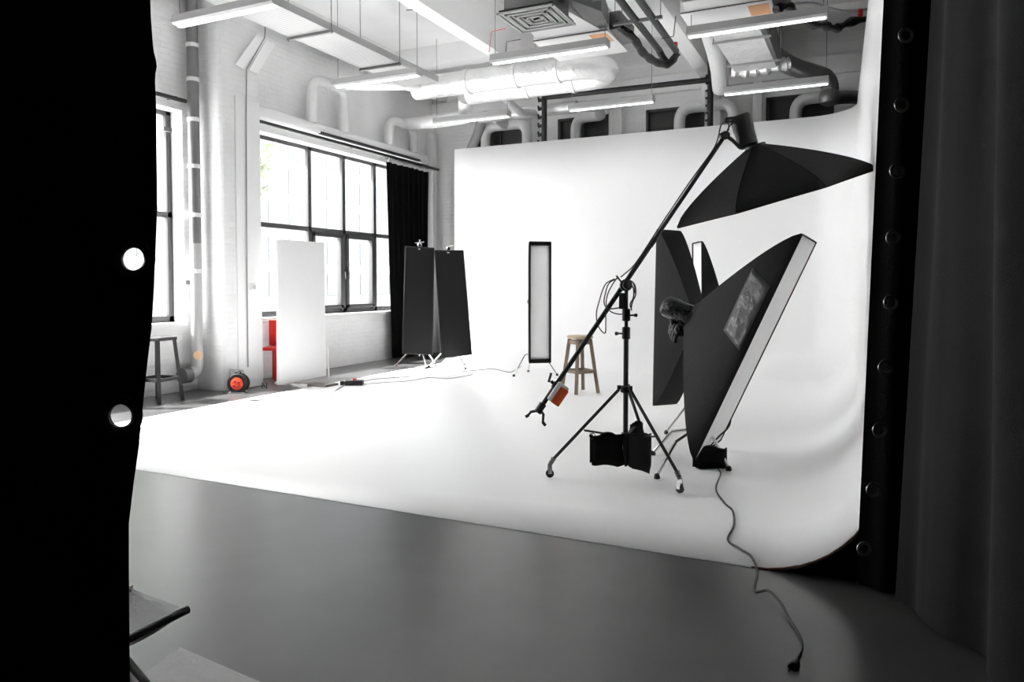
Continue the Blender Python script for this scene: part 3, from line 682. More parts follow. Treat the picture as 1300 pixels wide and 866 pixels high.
# ---- boom stand
base = V((-1.585, 5.31, FZ)); Dp = (base - EYE).dot(FW)
t = thing('boom_stand', 'tall black rolling boom stand with long diagonal arm', 'light stand', base)
feet = [onZ(698, 607, FZ), onZ(863, 627, FZ)]
third = base * 3 - feet[0] - feet[1]; third = base + (third - base).normalized() * .56; third.z = FZ
hub = base + V((0, 0, .66))
for i, ft in enumerate(feet + [third]):
    d = (ft - base); d.z = 0; d.normalize()
    top = ft + V((0, 0, .105))
    mb = MB(); mb.cyl(hub + d * .05, top + V((0, 0, .01)), .0125, seg=12); mb.cyl(hub + d * .05, hub + d * .05 + V((0, 0, .03)), .016, seg=10); leg = mb.build('leg', 'black_metal', t)
    mb = MB(); a_ = hub.lerp(top, .55); mb.bar(base + V((0, 0, .30)), V((a_.x, a_.y, a_.z)), .022, .012); mb.build('brace', 'black_metal', t)
    mb = MB(); mb.cyl(top + V((0, 0, .045)) - d * .03, top - V((0, 0, .005)), .02, .016, seg=12); mb.build('leg_sleeve', 'galv', leg)
    mb = MB(); ax = V((-d.y, d.x, 0)); mb.cyl(ft + V((0, 0, .035)) - ax * .010, ft + V((0, 0, .035)) + ax * .010, .030, seg=20); mb.build('caster_wheel', 'rubber', leg)
    mb = MB(); mb.bar(ft + V((0, 0, .035)) - ax * .018, top - ax * .010, .004, .03, d); mb.bar(ft + V((0, 0, .035)) + ax * .018, top + ax * .010, .004, .03, d); mb.build('caster_fork', 'chrome', leg)
piv = V((base.x, base.y, (EYE + ray(795, 362) * Dp).z))
mb = MB(); mb.cyl(base + V((0, 0, .18)), V((base.x, base.y, 1.12)), .019, seg=14); mb.build('column', 'black_metal', t)
mb = MB(); mb.cyl((base.x, base.y, 1.0), (base.x, base.y, piv.z - .03), .0135, seg=14); mb.build('riser', 'black_metal', t)
mb = MB(); mb.lathe(hub - V((0, 0, .03)), [(.02, 0), (.04, .008), (.04, .05), (.02, .06)], 16); mb.lathe(base + V((0, 0, .27)), [(.02, 0), (.032, .006), (.032, .06), (.02, .066)], 16); mb.build('hub', 'black_metal', t)
for zz, s in ((at(795, 423, Dp).z, 1), (at(795, 400, Dp).z, -1)):
    mb = MB(); mb.lathe((base.x, base.y, zz - .045), [(.018, 0), (.03, .006), (.03, .09), (.018, .096)], 16)
    e = V((base.x, base.y, zz)); mb.cyl(e, e - RT * .075 * s, .007, seg=8); mb.lathe(e - RT * .06 * s, [(.012, 0), (.014, .01), (.014, .02), (.008, .024)], 10, -RT * s); mb.build('collar', 'black_plastic', t)
mb = MB(); mb.box(-.03, .03, -.02, .02, -.06, .06, Matrix.Translation((base.x - .02, base.y - .01, at(793, 382, Dp).z)) , .006); mb.build('adapter_block', 'black_plastic', t)
mb = MB(); mb.lathe(piv + FW * .05, [(.03, 0), (.046, -.01), (.046, -.045), (.03, -.055)], 20, FW); mb.lathe(piv - FW * .012, [(.02, 0), (.034, -.01), (.034, -.05), (.02, -.055)], 20, FW); mb.cyl(piv - RT * .02, piv - RT * .075 + UP * .07, .007, seg=8); mb.build('pivot_clamp', 'black_metal', t)
Tl, Hd = at(684, 521, Dp), at(917, 177, Dp + .05)
dr = (Hd - Tl).normalized()
mid = Tl.lerp(Hd, .62)
mb = MB(); mb.cyl(Tl, mid, .018, seg=14); mb.build('boom_arm', 'black_metal', t)
mb = MB(); mb.cyl(mid - dr * .05, Hd, .0155, seg=14); mb.build('boom_extension', 'black_metal', t)
mb = MB(); mb.cyl(mid - dr * .04, mid + dr * .03, .021, seg=14); c_ = mid; mb.cyl(c_, c_ + UP * .035, .006, seg=8); mb.build('extension_collar', 'black_plastic', t)
# tail grip with handles
mb = MB(); mb.cyl(Tl - dr * .02, Tl + dr * .06, .028, seg=14); e = Tl
mb.tube([e, e - RT * .06 - UP * .012, e - RT * .085 - UP * .045], [.012, .010, .009], 8); mb.cyl(e - RT * .075 - UP * .035, e - RT * .10 - UP * .05, .012, seg=8)
mb.tube([e + RT * .01, e + RT * .035 - UP * .03, e + RT * .03 - UP * .10], [.013, .011, .009], 8); mb.cyl(e + RT * .03 - UP * .09, e + RT * .05 - UP * .115, .012, seg=8); mb.build('tail_grip', 'black_metal', t)
e = Tl + dr * .22
mb = MB(); mb.cyl(e, e + UP * .04 - RT * .03, .012, seg=8); mb.cyl(e + UP * .03 - RT * .05, e + UP * .10 - RT * .03, .010, seg=8); mb.cyl(e - dr * .02, e + dr * .03, .026, seg=12); mb.build('side_clamp', 'black_metal', t)
# counterweight
cw = thing('counterweight', 'orange and white counterweight hung near the low end of the boom arm', 'counterweight', at(709, 500, Dp))
cc = at(709, 499, Dp - .02); pn = dr.cross(FW).normalized()
mt = Matrix.Translation(cc) @ Matrix((dr, pn, FW)).transposed().to_4x4()
mb = MB(); mb.box(-.085, .075, -.048, .048, -.03, .03, mt, .012); mb.build('weight_body', mat('off_white_shell', .75, .5), cw)
mb = MB(); mb.box(-.080, .060, -.020, .052, -.036, .036, mt @ Matrix.Translation((-.006, .004 if pn.dot(RT) > 0 else -.036, 0)), .008); mb.build('orange_face', 'orange', cw)
# cable looped about the pivot
t2 = thing('cable_coil', 'black cable coiled and hanging around the boom stand pivot', 'cable', piv)
mb = MB()
for pts in ([(780, 354), (768, 362), (760, 385), (757, 400), (760, 415), (768, 423), (769, 410), (769, 395)],
            [(785, 353), (773, 360), (768, 375), (767, 385), (772, 392), (785, 391), (796, 389)],
            [(784, 352), (777, 362), (771, 375), (770, 388), (776, 396), (787, 399), (796, 397)],
            [(800, 356), (806, 362), (807, 374), (803, 383), (801, 392)], [(798, 357), (804, 366), (804, 378), (800, 386), (802, 394)], [(797, 356), (803, 358), (806, 366), (806, 372)]):
    mb.tube(curve([at(x, y, Dp - .03 + .01 * (i % 3)) for i, (x, y) in enumerate(pts)], 6), .005, 6)
mb.tube(curve([at(788, 352, Dp - .02), at(807, 334, Dp - .01), at(836, 290, Dp), at(875, 232, Dp + .02), at(907, 187, Dp + .04), at(915, 160, Dp + .04), at(922, 150, Dp + .05)], 6), .005, 6)
mb.build('cable', 'cable', t2)
# hexagonal softbox on the boom
Dh = Dp + .08
cF = at(977, 252, Dh); half = (at(1101, 216, Dh) - at(858, 287, Dh)) / 2; Rr = half.length; vd = (cF - EYE).normalized(); hx = (half - vd * half.dot(vd)).normalized()
ax_img = hx.cross(vd).normalized()        # across the rim line, in view
if ax_img.z > 0: ax_img = -ax_img         # faces down
nv = (ax_img + vd * .04).normalized()     # tips slightly away so the rim hides the front
ex = (hx - nv * hx.dot(nv)).normalized(); ey = nv.cross(ex); A_OFF = 17.5 if ey.dot(vd) < 0 else -17.5
t = thing('boom_softbox', 'large black octagonal softbox with strobe, at the top of the boom arm', 'softbox', cF)
def hexrow(c, rad, n=8, sub=4, sag=0.):
    P = []
    for i in range(n):
        a, e = R(A_OFF + i * 45), R(A_OFF + (i + 1) * 45)
        p = ex * math.cos(a) * rad + ey * math.sin(a) * rad; q = ex * math.cos(e) * rad + ey * math.sin(e) * rad
        for k in range(sub):
            s = k / sub; pt_ = p.lerp(q, s); pt_ *= 1 - sag * 4 * s * (1 - s); P.append(c + pt_)
    return P
dep_ = .40; rg = .075
mb = MB(); rows = [hexrow(cF + nv * .010, Rr, sag=.03), hexrow(cF, Rr, sag=.03)]
for k in range(1, 15):
    s = k / 14; rad = rg + (Rr - rg) * (1 - s ** 1.3) if k < 14 else rg
    rows.append(hexrow(cF - nv * dep_ * s, rad, sag=.03 * (1 - s)))
shell(mb, rows); mb.build('softbox_body', 'black_nylon', t, ang=14, solid=.005, off=1.)
mb = MB(); mb.face(hexrow(cF + nv * .005, Rr - .01, sag=.03)); mb.build('front_diffuser', 'diff', t, solid=.003)
mb = MB()
for i in range(8):
    a = R(A_OFF + i * 45); d = ex * math.cos(a) + ey * math.sin(a)
    mb.tube([cF + nv * .0 + d * (Rr + .004)] + [cF - nv * dep_ * s + d * (rg + (Rr - rg) * (1 - s ** 1.3) + .004) for s in [k / 10 for k in range(1, 11)]], .005, 6)
mb.build('seam_piping', 'black_cloth', t)
bk = cF - nv * dep_
st = (at(937, 144, Dh) - at(950, 190, Dh)).normalized()
mb = MB(); mb.lathe(bk + nv * .02, [(rg * .9, 0), (rg * 1.02, -.005), (rg * 1.02, -.04), (rg * .9, -.045)], 22, nv); mb.build('speed_ring', 'black_metal', t)
s0 = at(950.5, 187, Dh); 
mb = MB(); mb.lathe(s0, [(.06, 0), (.075, .02), (.075, .13), (.078, .135), (.078, .24), (.07, .25)], 24, st); mb.build('strobe_head', 'black_plastic', t)
mb = MB(); e = s0 + st * .24; mb.bar(e + RT * .03, e - RT * .12 - UP * .02, .05, .022); mb.bar(e - UP * .035 + RT * .0, e - RT * .14 - UP * .045, .06, .014, UP); mb.build('strobe_handle', 'black_plastic', t)
mb = MB(); h0 = at(921, 172, Dh - .03); mb.tube([h0, at(930, 178, Dh - .03), at(940, 188, Dh - .02)], .015, 8); mb.tube([h0, at(926, 160, Dh - .03), at(935, 152, Dh - .02)], .006, 6); mb.lathe(h0 + FW * .03, [(.02, 0), (.03, -.01), (.03, -.05), (.02, -.06)], 16, FW); mb.cyl(at(914, 174, Dh - .03), at(922, 170, Dh - .03), .026, seg=12); mb.cyl(at(925, 166, Dh - .03), at(925, 150, Dh - .03), .005, seg=6); mb.build('tilt_bracket', 'black_metal', t)

# ---- large rectangular softbox, right
A = V((-.41, 5.65, 1.78)); B = V((-1.16, 5.66, .07)); s_ = V((.073, .896, .047)); cF = (A + B + s_) / 2
uv = (A - B).normalized(); rv = (s_ - uv * s_.dot(uv)).normalized(); nv = uv.cross(rv).normalized()
if nv.x < 0: nv = -nv
t = thing('studio_softbox', 'large rectangular black softbox tilted on a chrome stand, pale front facing right', 'softbox', V((-1.2, 6.1, FZ)))
bk = softbox(t, cF, rv, uv, nv, s_.length, (A - B).length, .56, ring=.10, pw=1.25, lip=.012, strobe=False)
sd = (at(846, 400, 6.15) - bk).normalized()
mb = MB(); mb.lathe(bk, [(.07, 0), (.09, .03), (.085, .12), (.095, .16), (.09, .24), (.07, .27)], 22, -nv)
for v in mb.b.verts: v.co += noise.noise_vector(v.co * 14) * .018
mb.build('strobe_head', 'black_shiny', t)
# crinkled wrap hanging under the strobe
mb = MB(); q0 = bk - nv * .10
for k in range(16):
    a = k * .4; p = q0 + uv * (-.05 - .008 * k) + rv * (.05 * math.sin(a * 2.1)) - nv * (.05 * math.cos(a * 1.7)); mb.tube(curve([p, p - V((.02, 0, .05)), p + V((.03 * math.sin(a), 0, -.10))], 3), [.02, .017, .02, .015, .018, .012, .004], 7)
mb.build('crumpled_wrap', 'black_shiny', t)
# shiny patch on the near panel
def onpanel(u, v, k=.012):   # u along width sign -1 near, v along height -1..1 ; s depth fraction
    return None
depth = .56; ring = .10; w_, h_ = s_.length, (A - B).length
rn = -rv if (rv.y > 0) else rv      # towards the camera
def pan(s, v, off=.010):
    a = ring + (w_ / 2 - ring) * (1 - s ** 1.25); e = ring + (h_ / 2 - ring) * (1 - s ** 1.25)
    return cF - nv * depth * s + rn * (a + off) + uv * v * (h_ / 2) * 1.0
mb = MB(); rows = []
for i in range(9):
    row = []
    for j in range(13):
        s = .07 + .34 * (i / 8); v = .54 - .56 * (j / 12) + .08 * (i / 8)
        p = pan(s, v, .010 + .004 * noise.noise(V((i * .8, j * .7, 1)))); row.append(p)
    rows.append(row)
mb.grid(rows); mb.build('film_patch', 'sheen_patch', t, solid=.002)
# its stand: column from floor to speed ring
sb = onZ(872, 590, FZ); sb = V((bk.x + .03, bk.y + .02, FZ))
mb = MB(); mb.cyl((sb.x, sb.y, .2), (sb.x, sb.y, bk.z - .05), .014, seg=12); mb.build('column', 'black_metal', t)
mb = MB(); mb.cyl((sb.x, sb.y, bk.z - .12), bk - nv * .05, .025, seg=12); mb.build('tilt_head', 'black_metal', t)
hb = V((sb.x, sb.y, FZ + .24))
for tgt in (onZ(834, 608, FZ), onZ(925, 598, FZ), onZ(829, 578, FZ)):
    d = tgt - V((sb.x, sb.y, FZ)); 
    mb = MB(); mb.tube([hb, V((sb.x, sb.y, FZ)) + d * .55 + V((0, 0, .21)), V((sb.x, sb.y, FZ)) + d * .66 + V((0, 0, .17)), tgt + V((0, 0, .02))], .013, 10); leg = mb.build('leg', 'chrome', t)
    mb = MB(); mb.lathe(tgt, [(.02, .002), (.024, .01), (.018, .035), (.01, .04)], 12); mb.build('rubber_foot', 'rubber', leg)
mb = MB(); mb.lathe((sb.x, sb.y, FZ + .14), [(.015, 0), (.035, .02), (.035, .16), (.02, .18)], 14); mb.cyl((sb.x, sb.y, FZ + .07), (sb.x, sb.y, FZ + .15), .01, seg=8); mb.build('hub', 'chrome', t)
mb = MB(); mb.tube(curve([at(928, 528, 6.5), at(925, 542, 6.4), at(912, 555, 6.2), at(898, 570, 6.0)], 5), .008, 6); mb.build('strap', 'black_nylon', t)

# ---- strip softboxes behind
def strip(px, ytop, ybot, D, n_r, n_f, w, label, dd=.46, ya=0., legs=(0, 120, 240), sp=.40):
    top, bot = at(px, ytop, D), at(px, ybot, D); c = (top + bot) / 2; h = (top - bot).length
    nv = (RT * n_r + V((FW.x, FW.y, 0)).normalized() * n_f).normalized(); uv = (top - bot).normalized(); uv = (uv - nv * uv.dot(nv)).normalized(); rv = nv.cross(uv)
    t = thing('strip_softbox', label, 'softbox', V((c.x, c.y, FZ)))
    bk = softbox(t, c, rv, uv, nv, w, h, dd, ring=.08, pw=1.25, lip=.015, slen=.22)
    f = bk - nv * .10
    cstand(t, (f.x, f.y, FZ), bk.z - FZ - .02, sp, ya, legs=legs)
    mb = MB(); mb.lathe((f.x, f.y, bk.z - .07), [(.02, 0), (.03, .01), (.03, .08), (.02, .09)], 12); mb.build('tilt_head', 'black_metal', t)
    return t
M['strip_body'] = mat('grey_black_nylon', .03, .5, spec=.6, bump=.1, bscale=30)
strip(847, 293, 514, 7.55, -.48, .88, .30, 'tall strip softbox seen from behind, left of the large tilted softbox', legs=(210, 115, 262), sp=.38)
strip(886.5, 308, 512, 8.2, -.985, -.17, .24, 'strip softbox whose thin white front edge shows just behind the large softbox', dd=.30, legs=(115, 235, 175), sp=.27)
# the one facing the camera, centre back
top, bot = at(685, 308, 11.3), at(685, 460, 11.3); c = (top + bot) / 2
t = thing('strip_softbox', 'narrow white-fronted strip softbox standing alone at the back, facing the camera', 'softbox', V((c.x, c.y, FZ)))
nv = (RT * .22 - V((FW.x, FW.y, 0)).normalized() * .97).normalized(); uv = V((0, 0, 1)); rv = nv.cross(uv)
bk = softbox(t, c, rv, uv, nv, .33, 1.85, .34, ring=.07, pw=1.6, lip=.03, strobe=True, slen=.15)
mb = MB()
for s in (-1, 1): mb.box(-.175, .175, -.012, .012, -.03, .03, Matrix.Translation(c + nv * .03 + uv * s * .905) @ Matrix((rv, nv, uv)).transposed().to_4x4(), .003)
for s in (-1, 1): mb.box(-.012, .012, -.012, .012, -.92, .92, Matrix.Translation(c + nv * .03 + rv * s * .165) @ Matrix((rv, nv, uv)).transposed().to_4x4(), .003)
mb.build('front_rim', 'black_nylon', t)
f = bk - nv * .05; cstand(t, (f.x, f.y, FZ), bk.z - .05, .40, 5, hubz=.30)

# ------------------------------------------------------------------ black flags on stands
def flag(quad, D, label, tilt, ya):
    P = [at(x, y, D + dd) for (x, y), dd in quad]     # tl tr br bl
    t = thing('black_flag', label, 'light flag', V(((P[2].x + P[3].x) / 2, (P[2].y + P[3].y) / 2, 0)), 'black flag panels by the window curtain')
    n = (P[1] - P[0]).cross(P[3] - P[0]).normalized()
    if n.dot(FW) < 0: n = -n
    mb = MB(); mb.hexa([P[3], P[2], P[2] + n * .03, P[3] + n * .03, P[0], P[1], P[1] + n * .03, P[0] + n * .03]); mb.build('panel', M['flagcloth'], t)
    mb = MB()
    for a, c in zip(P, P[1:] + P[:1]): mb.tube([a, c], .008, 6)
    mb.build('edge_frame', 'black_metal', t)
    m_ = (P[0] + P[1]) / 2 + n * .09; ft = (P[2] + P[3]) / 2 + n * .12; z0 = 0 if ft.x < -7.0 else FZ
    cstand(t, ((m_.x + ft.x) / 2 + n.x * .06, (m_.y + ft.y) / 2 + n.y * .06, z0), m_.z - .1, .42, ya, hubz=.24)
    mb = MB(); e = m_ + V((0, 0, .02)); mb.cyl(e - V((0, 0, .16)), e + V((0, 0, .12)), .012, seg=8); mb.lathe(e + V((0, 0, .03)), [(.02, 0), (.04, .02), (.04, .06), (.02, .08)], 14, -FW); mb.cyl(e + V((0, 0, .06)) - RT * .09, e + V((0, 0, .08)) + RT * .07, .011, seg=8); mb.bar(e + V((0, 0, .05)), e - FW * .10 - V((0, 0, .07)), .04, .03); mb.build('grip_head', 'chrome', t)
M['flagcloth'] = mat('matt_black_board', .008, .7, spec=.22, bump=.1, bscale=6)
flag([((515, 313), 0), ((551, 315), .05), ((549, 450), .05), ((511, 449), 0)], 12.7, 'black rectangular flag panel on a chrome stand, nearer the window curtain', 0, 200)
flag([((552, 318), 0), ((588, 318), .05), ((599, 450), -.05), ((561, 455), -.1)], 12.6, 'black flag panel leaning to the right, in front of the backdrop edge', 0, 330)

# ------------------------------------------------------------------ white board, red chair, reel
P = [onX(352, 303, -7.2), V((0, 0, 0))]
tl_ = at(353, 304, 10.35); tr_ = at(411.5, 308, 10.9); br_ = at(414, 477, 10.75); bl2 = at(354, 489, 10.2)
n = (tr_ - tl_).cross(bl2 - tl_).normalized()
if n.dot(FW) < 0: n = -n
t = thing('white_board', 'tall white foam board standing upright before the big window', 'reflector board', V((bl2.x, bl2.y, 0)))
mb = MB(); mb.hexa([bl2, br_, br_ + n * .06, bl2 + n * .06, tl_, tr_, tr_ + n * .06, tl_ + n * .06]); mb.build('panel', 'board', t)
ff = (bl2 + br_) / 2
mb = MB(); a_ = V((bl2.x + .02, bl2.y + .05, .03)); c_ = onZ(384, 490, .03); mb.bar(onZ(350, 486, .045), c_, .05, .03); mb.bar(c_ + V((0, -.03, .0)), c_ + V((0, .04, 0)), .10, .05); mb.build('foot_bar', 'board', t)
mb = MB(); e0, e1 = br_ + V((0.02, .03, 0)), V((br_.x + .02, br_.y + .03, .0)); mb.cyl(V((e1.x, e1.y, 0.003)), V((e0.x, e0.y, .55)), .012, seg=8); mb.build('support_leg', 'whitemetal', t)
mb = MB(); g = onZ(370, 489, 0); mb.box(g.x - .05, g.x + .62, g.y + .0, g.y + .28, .002, .035, bev=.003); tag(mb.build('floor_board', mat('grey_brown_board', (.17, .155, .14), .6)), 'flat grey-brown board on the floor under the white foam board', 'board')
# red chair
rc_ = onZ(344, 489, 0); D_ = (rc_ - EYE).dot(FW) + .3
t = thing('red_chair', 'red chair half hidden behind the white foam board', 'chair', V((at(351, 470, D_).x, at(351, 470, D_).y, 0)))
o_ = at(351, 442, D_); o_.z = 0; ux = RT; uy = V((FW.x, FW.y, 0)).normalized()
def cb(mb, a0, a1, d0, d1, z0, z1, bev=.006):
    mb.box(a0, a1, d0, d1, z0, z1, Matrix.Translation(o_) @ Matrix((ux, uy, V((0, 0, 1)))).transposed().to_4x4(), bev)
zs = at(351, 441, D_).z
mb = MB(); cb(mb, -.20, .22, -.02, .40, zs - .05, zs); mb.build('seat', 'red', t)
mb = MB(); cb(mb, -.235, .20, .38, .41, zs + .0, at(351, 408, D_).z); mb.build('backrest', 'red', t)
for a, d in ((-.02, 0), (.19, 0), (-.17, .36), (.19, .36)):
    mb = MB(); cb(mb, a - .015, a + .015, d, d + .03, 0.002, zs - .04, .004); mb.build('leg', 'red', t)
# cable reel
cr_ = onZ(303, 499, 0); Dr = (cr_ - EYE).dot(FW)
c = V((cr_.x, cr_.y, at(303, 486.5, Dr).z)); ax = -(V((FW.x, FW.y, 0)).normalized())
t = thing('cable_reel', 'black cable reel with bright orange-red face on the floor by the pillar', 'cable reel', cr_)
mb = MB(); mb.lathe(c - ax * .07, [(.10, 0), (.132, .01), (.132, .02), (.09, .03), (.09, .10), (.132, .11), (.132, .125), (.122, .13), (.095, .125)], 32, ax); mb.build('drum', 'black_plastic', t)
mb = MB(); mb.lathe(c + ax * .05, [(.08, 0), (.082, .014), (.06, .022), (.02, .024)], 28, ax); face = mb.build('socket_face', 'reelorange', t)
for k in range(4):
    a = k * math.pi / 2 + .6; q = c + ax * .075 + (RT * math.cos(a) + V((0, 0, 1)) * math.sin(a)) * .04; mb = MB(); mb.lathe(q, [(.016, 0), (.018, .003), (.014, .006)], 14, ax); mb.build('socket', mat('dark_red_socket', (.35, .02, .01), .5), face)
mb = MB(); mb.tube([c - RT * .10 - V((0, 0, c.z - .012)) - ax * .03, c - RT * .03 - V((0, 0, .06)), c + RT * .03 - V((0, 0, .06)), c + RT * .10 - V((0, 0, c.z - .012)) - ax * .03], .010, 8); mb.tube([c - RT * .12 - V((0, 0, c.z - .012)) + ax * .07, c + RT * .12 - V((0, 0, c.z - .012)) + ax * .07], .010, 8); mb.tube([c - RT * .12 - V((0, 0, c.z - .012)) + ax * .07, c - RT * .07 - V((0, 0, .11)) + ax * .07], .010, 8); mb.tube([c + RT * .12 - V((0, 0, c.z - .012)) + ax * .07, c + RT * .07 - V((0, 0, .11)) + ax * .07], .010, 8); mb.build('stand', 'chrome', t)
mb = MB(); mb.tube(curve([c - RT * .04 + V((0, 0, .12)), c - RT * .025 + V((0, 0, .155)), c + RT * .025 + V((0, 0, .155)), c + RT * .04 + V((0, 0, .12))], 5), .010, 8); mb.build('handle', 'black_plastic', t)
# little clamp on the floor
p = onZ(333, 494, 0); mb = MB(); mb.tube([p + V((0, 0, .01)), p + V((0, 0, .09)), p + RT * .03 + V((0, 0, .04)), p + RT * .06 + V((0, 0, .01)), p + RT * .06 + V((0, 0, .09))], .008, 6); tag(mb.build('spring_clamp', 'black_metal'), 'small black spring clamp on the floor between reel and red chair', 'clamp')
# black box with red switch on the floor
p = onZ(450, 489, FZ); t = thing('power_strip', 'small black power block with red switch on the white floor', 'power block', p)
mb = MB(); mt = Matrix.Translation(p) @ Matrix.Rotation(.5, 4, 'Z'); mb.box(-.13, .13, -.07, .07, .0, .075, mt, .02); mb.build('block_body', 'black_plastic', t)
mb = MB(); mb.box(-.02, .03, -.03, .02, .07, .10, mt, .006); mb.build('switch', 'red', t)
mb = MB(); mb.box(-.20, -.14, -.03, .02, .0, .06, mt, .008); mb.build('plug', 'black_plastic', t)

# ------------------------------------------------------------------ stools
def stool(base, h, m, label, yaw_=0., seat='round', sr=.17, br=.21, seatm=None, z0=0., zr=.30):
    t = thing('wooden_stool', label, 'stool', base)
    o = V(base)
    mb = MB()
    if seat == 'round': mb.lathe(o + V((0, 0, h - .035)), [(sr - .01, 0), (sr, .006), (sr, .028), (sr - .01, .035)], 32)
    else: mb.box(-sr, sr, -sr, sr, h - .04, h, Matrix.Translation(o) @ Matrix.Rotation(yaw_, 4, 'Z'), .006)
    mb.build('seat', seatm or m, t)
    tp_, bt_ = [], []
    for k in range(4):
        a = yaw_ + math.pi / 4 + k * math.pi / 2; d = V((math.cos(a), math.sin(a), 0))
        a_, c_ = o + d * br * 1.15 + V((0, 0, .002)), o + d * sr * (.80 if seat == 'round' else 1.2) + V((0, 0, h - .036))
        mb = MB(); mb.bar(a_, c_, .042, .042, V((-d.y, d.x, 0))); mb.build('leg', m, t); bt_.append(a_); tp_.append(c_)
    for k in range(4):
        s = zr / h; p, q = bt_[k].lerp(tp_[k], s), bt_[(k + 1) % 4].lerp(tp_[(k + 1) % 4], s)
        mb = MB(); mb.bar(p, q, .024, .04); mb.build('stretcher', m, t)
        if seat == 'round': s = .93; p, q = bt_[k].lerp(tp_[k], s), bt_[(k + 1) % 4].lerp(tp_[(k + 1) % 4], s); mb = MB(); mb.bar(p, q, .022, .05); mb.build('apron', m, t)
stool(onZ(736, 498, FZ), .76, 'wood', 'round wooden bar stool on the white floor behind the boom arm', .95, seatm='woodlight', sr=.175, br=.215)
stool(onZ(201, 510, 0), .80, 'darkwood', 'dark stool beside the left curtain under the left window', .15, seat='square', sr=.16, br=.24)

# ------------------------------------------------------------------ sandbags
def sandbag(c, w, h, d, yw, label, m='black_cloth', bev=.3, seed=0, lean=0., grp=None, ring_=False, shear=0.):
    t = thing('sandbag', label, 'sandbag', c)
    mt = Matrix.Translation(c) @ Matrix.Rotation(yw, 4, 'Z') @ Matrix.Rotation(lean, 4, 'X')
    mb = MB(); n = 14; rows = []
    for k in range(n + 1):
        zz = h * k / n; f = math.sin(math.pi * min(max(k / n, .03), .97)) ** .45; sec = []
        for j in range(28):
            a = j / 28 * 2 * math.pi; x_ = math.copysign(abs(math.cos(a)) ** .35, math.cos(a)) * w / 2 * (1 - .05 * math.sin(math.pi * k / n)); y_ = math.copysign(abs(math.sin(a)) ** .7, math.sin(a)) * d / 2 * f * (1 - .25 * k / n) * (1 - .55 * abs(x_ / (w / 2)) ** 4)
            nz_ = noise.noise_vector(V((x_ * 9 + seed, y_ * 9, zz * 9))) * .012; sec.append(mt @ V((x_ + nz_.x, y_ + nz_.y, zz + shear * (x_ / w + .3) * (1 - zz / h) + nz_.z * .9 + .012 * math.cos(x_ / w * 2 * math.pi * 1.5 + seed))))
        rows.append(sec)
    vs = shell(mb, rows); mb.b.faces.new(vs[0][::-1]); mb.b.faces.new(vs[-1])
    mb.build('bag', m, t)
    for s in (-1, 1): mb = MB(); mb.bar(mt @ V((s * w / 2 * .99, 0, .01)), mt @ V((s * w / 2 * .99, 0, h * .99)), .012, .035, V((0, 1, 0))); mb.build('end_seam', 'black_nylon', t)
    mb = MB(); mb.tube(curve([mt @ V((-w * .25, 0, h * .95)), mt @ V((-w * .1, 0, h + .012)), mt @ V((w * .1, 0, h + .012)), mt @ V((w * .25, 0, h * .95))], 5), .009, 6); mb.build('strap', 'black_nylon', t)
    if ring_:
        mb = MB(); mb.torus(mt @ V((-w * .46, -.01, h - .01)), FW, .022, .004, 18, 6); mb.build('ring', 'chrome', t)
yv = math.atan2(RT.y, RT.x)
g1 = at(771.5, 589, Dp - .12); sandbag(g1, .245, .215, .12, yv - .08, 'left black sandbag hung on the boom stand brace', seed=1, ring_=True, shear=-.02)
g2 = at(810, 592, Dp - .17); sandbag(g2, .20, .235, .13, yv + .35, 'right black sandbag hung on the boom stand, slumped', m='black_nylon', seed=5, shear=-.07)
g3 = at(808, 562, Dp + .22); sandbag(g3, .11, .15, .10, yv + .6, 'small black sandbag behind, over the rear leg of the boom stand', m='black_nylon', seed=9)
g4 = onZ(898, 598, FZ); g4.y += .1; g4.z = FZ + .005; sandbag(g4, .26, .155, .17, yv + .05, 'black sandbag on the floor below the large tilted softbox', seed=12)

# ------------------------------------------------------------------ cables on the floor
def cable(pts, r, m, label, z=FZ, extra=None):
    zz = lambda y: (FZ if y > 3.87 else 0.0)
    P = []
    for q in pts:
        x, y = q[0], q[1]; p = onZ(x, y, FZ); 
        if p.y < 3.87: p = onZ(x, y, 0)
        P.append(p + V((0, 0, r + .001 + (q[2] if len(q) > 2 else 0))))
    P2 = curve(P, 8)
    for p in P2:
        base_ = FZ if (p.y > 3.84 and p.x > -7.03) else 0.0
        p.z = max(p.z, base_ + r + .001)
    mb = MB(); mb.tube(P2, r, 8); return tag(mb.build('floor_cable', m), label, 'cable'), P2
o, P2 = cable([(912, 597), (915, 603), (909, 622), (920, 640), (930, 650), (932, 668), (924, 687), (940, 699), (954, 709), (961, 728, .0), (958, 752, .0), (975, 760, .03), (990, 772, .02), (1003, 790), (1014, 808), (1018, 825), (1010, 843)], .0062, 'cable', 'black cable winding over the backdrop edge onto the concrete floor')
pe = P2[-1]
mb = MB(); d = (P2[-1] - P2[-4]).normalized(); mb.lathe(pe - d * .01, [(.010, 0), (.016, .01), (.021, .03), (.021, .055), (.017, .06)], 16, d)
for s in (-1, 1): mb.cyl(pe + d * .05 + RT * s * .009, pe + d * .075 + RT * s * .009, .0025, seg=6)
mb.build('plug', 'black_plastic', o)
cable([(290, 511), (340, 508), (372, 507), (385, 503), (415, 502), (428, 495), (440, 488)], .007, 'greycable', 'thin grey cable on the floor from the reel to the power block')
cable([(460, 485), (475, 482), (500, 480), (530, 477), (545, 473), (575, 472), (600, 471), (625, 469), (640, 472), (648, 473), (655, 470), (664, 464)], .006, 'greycable', 'thin grey cable on the white floor towards the far strip softbox')
cable([(461, 488), (490, 486), (520, 484), (545, 480), (570, 481), (600, 476)], .005, 'greycable', 'second thin grey cable looping below the black flags')

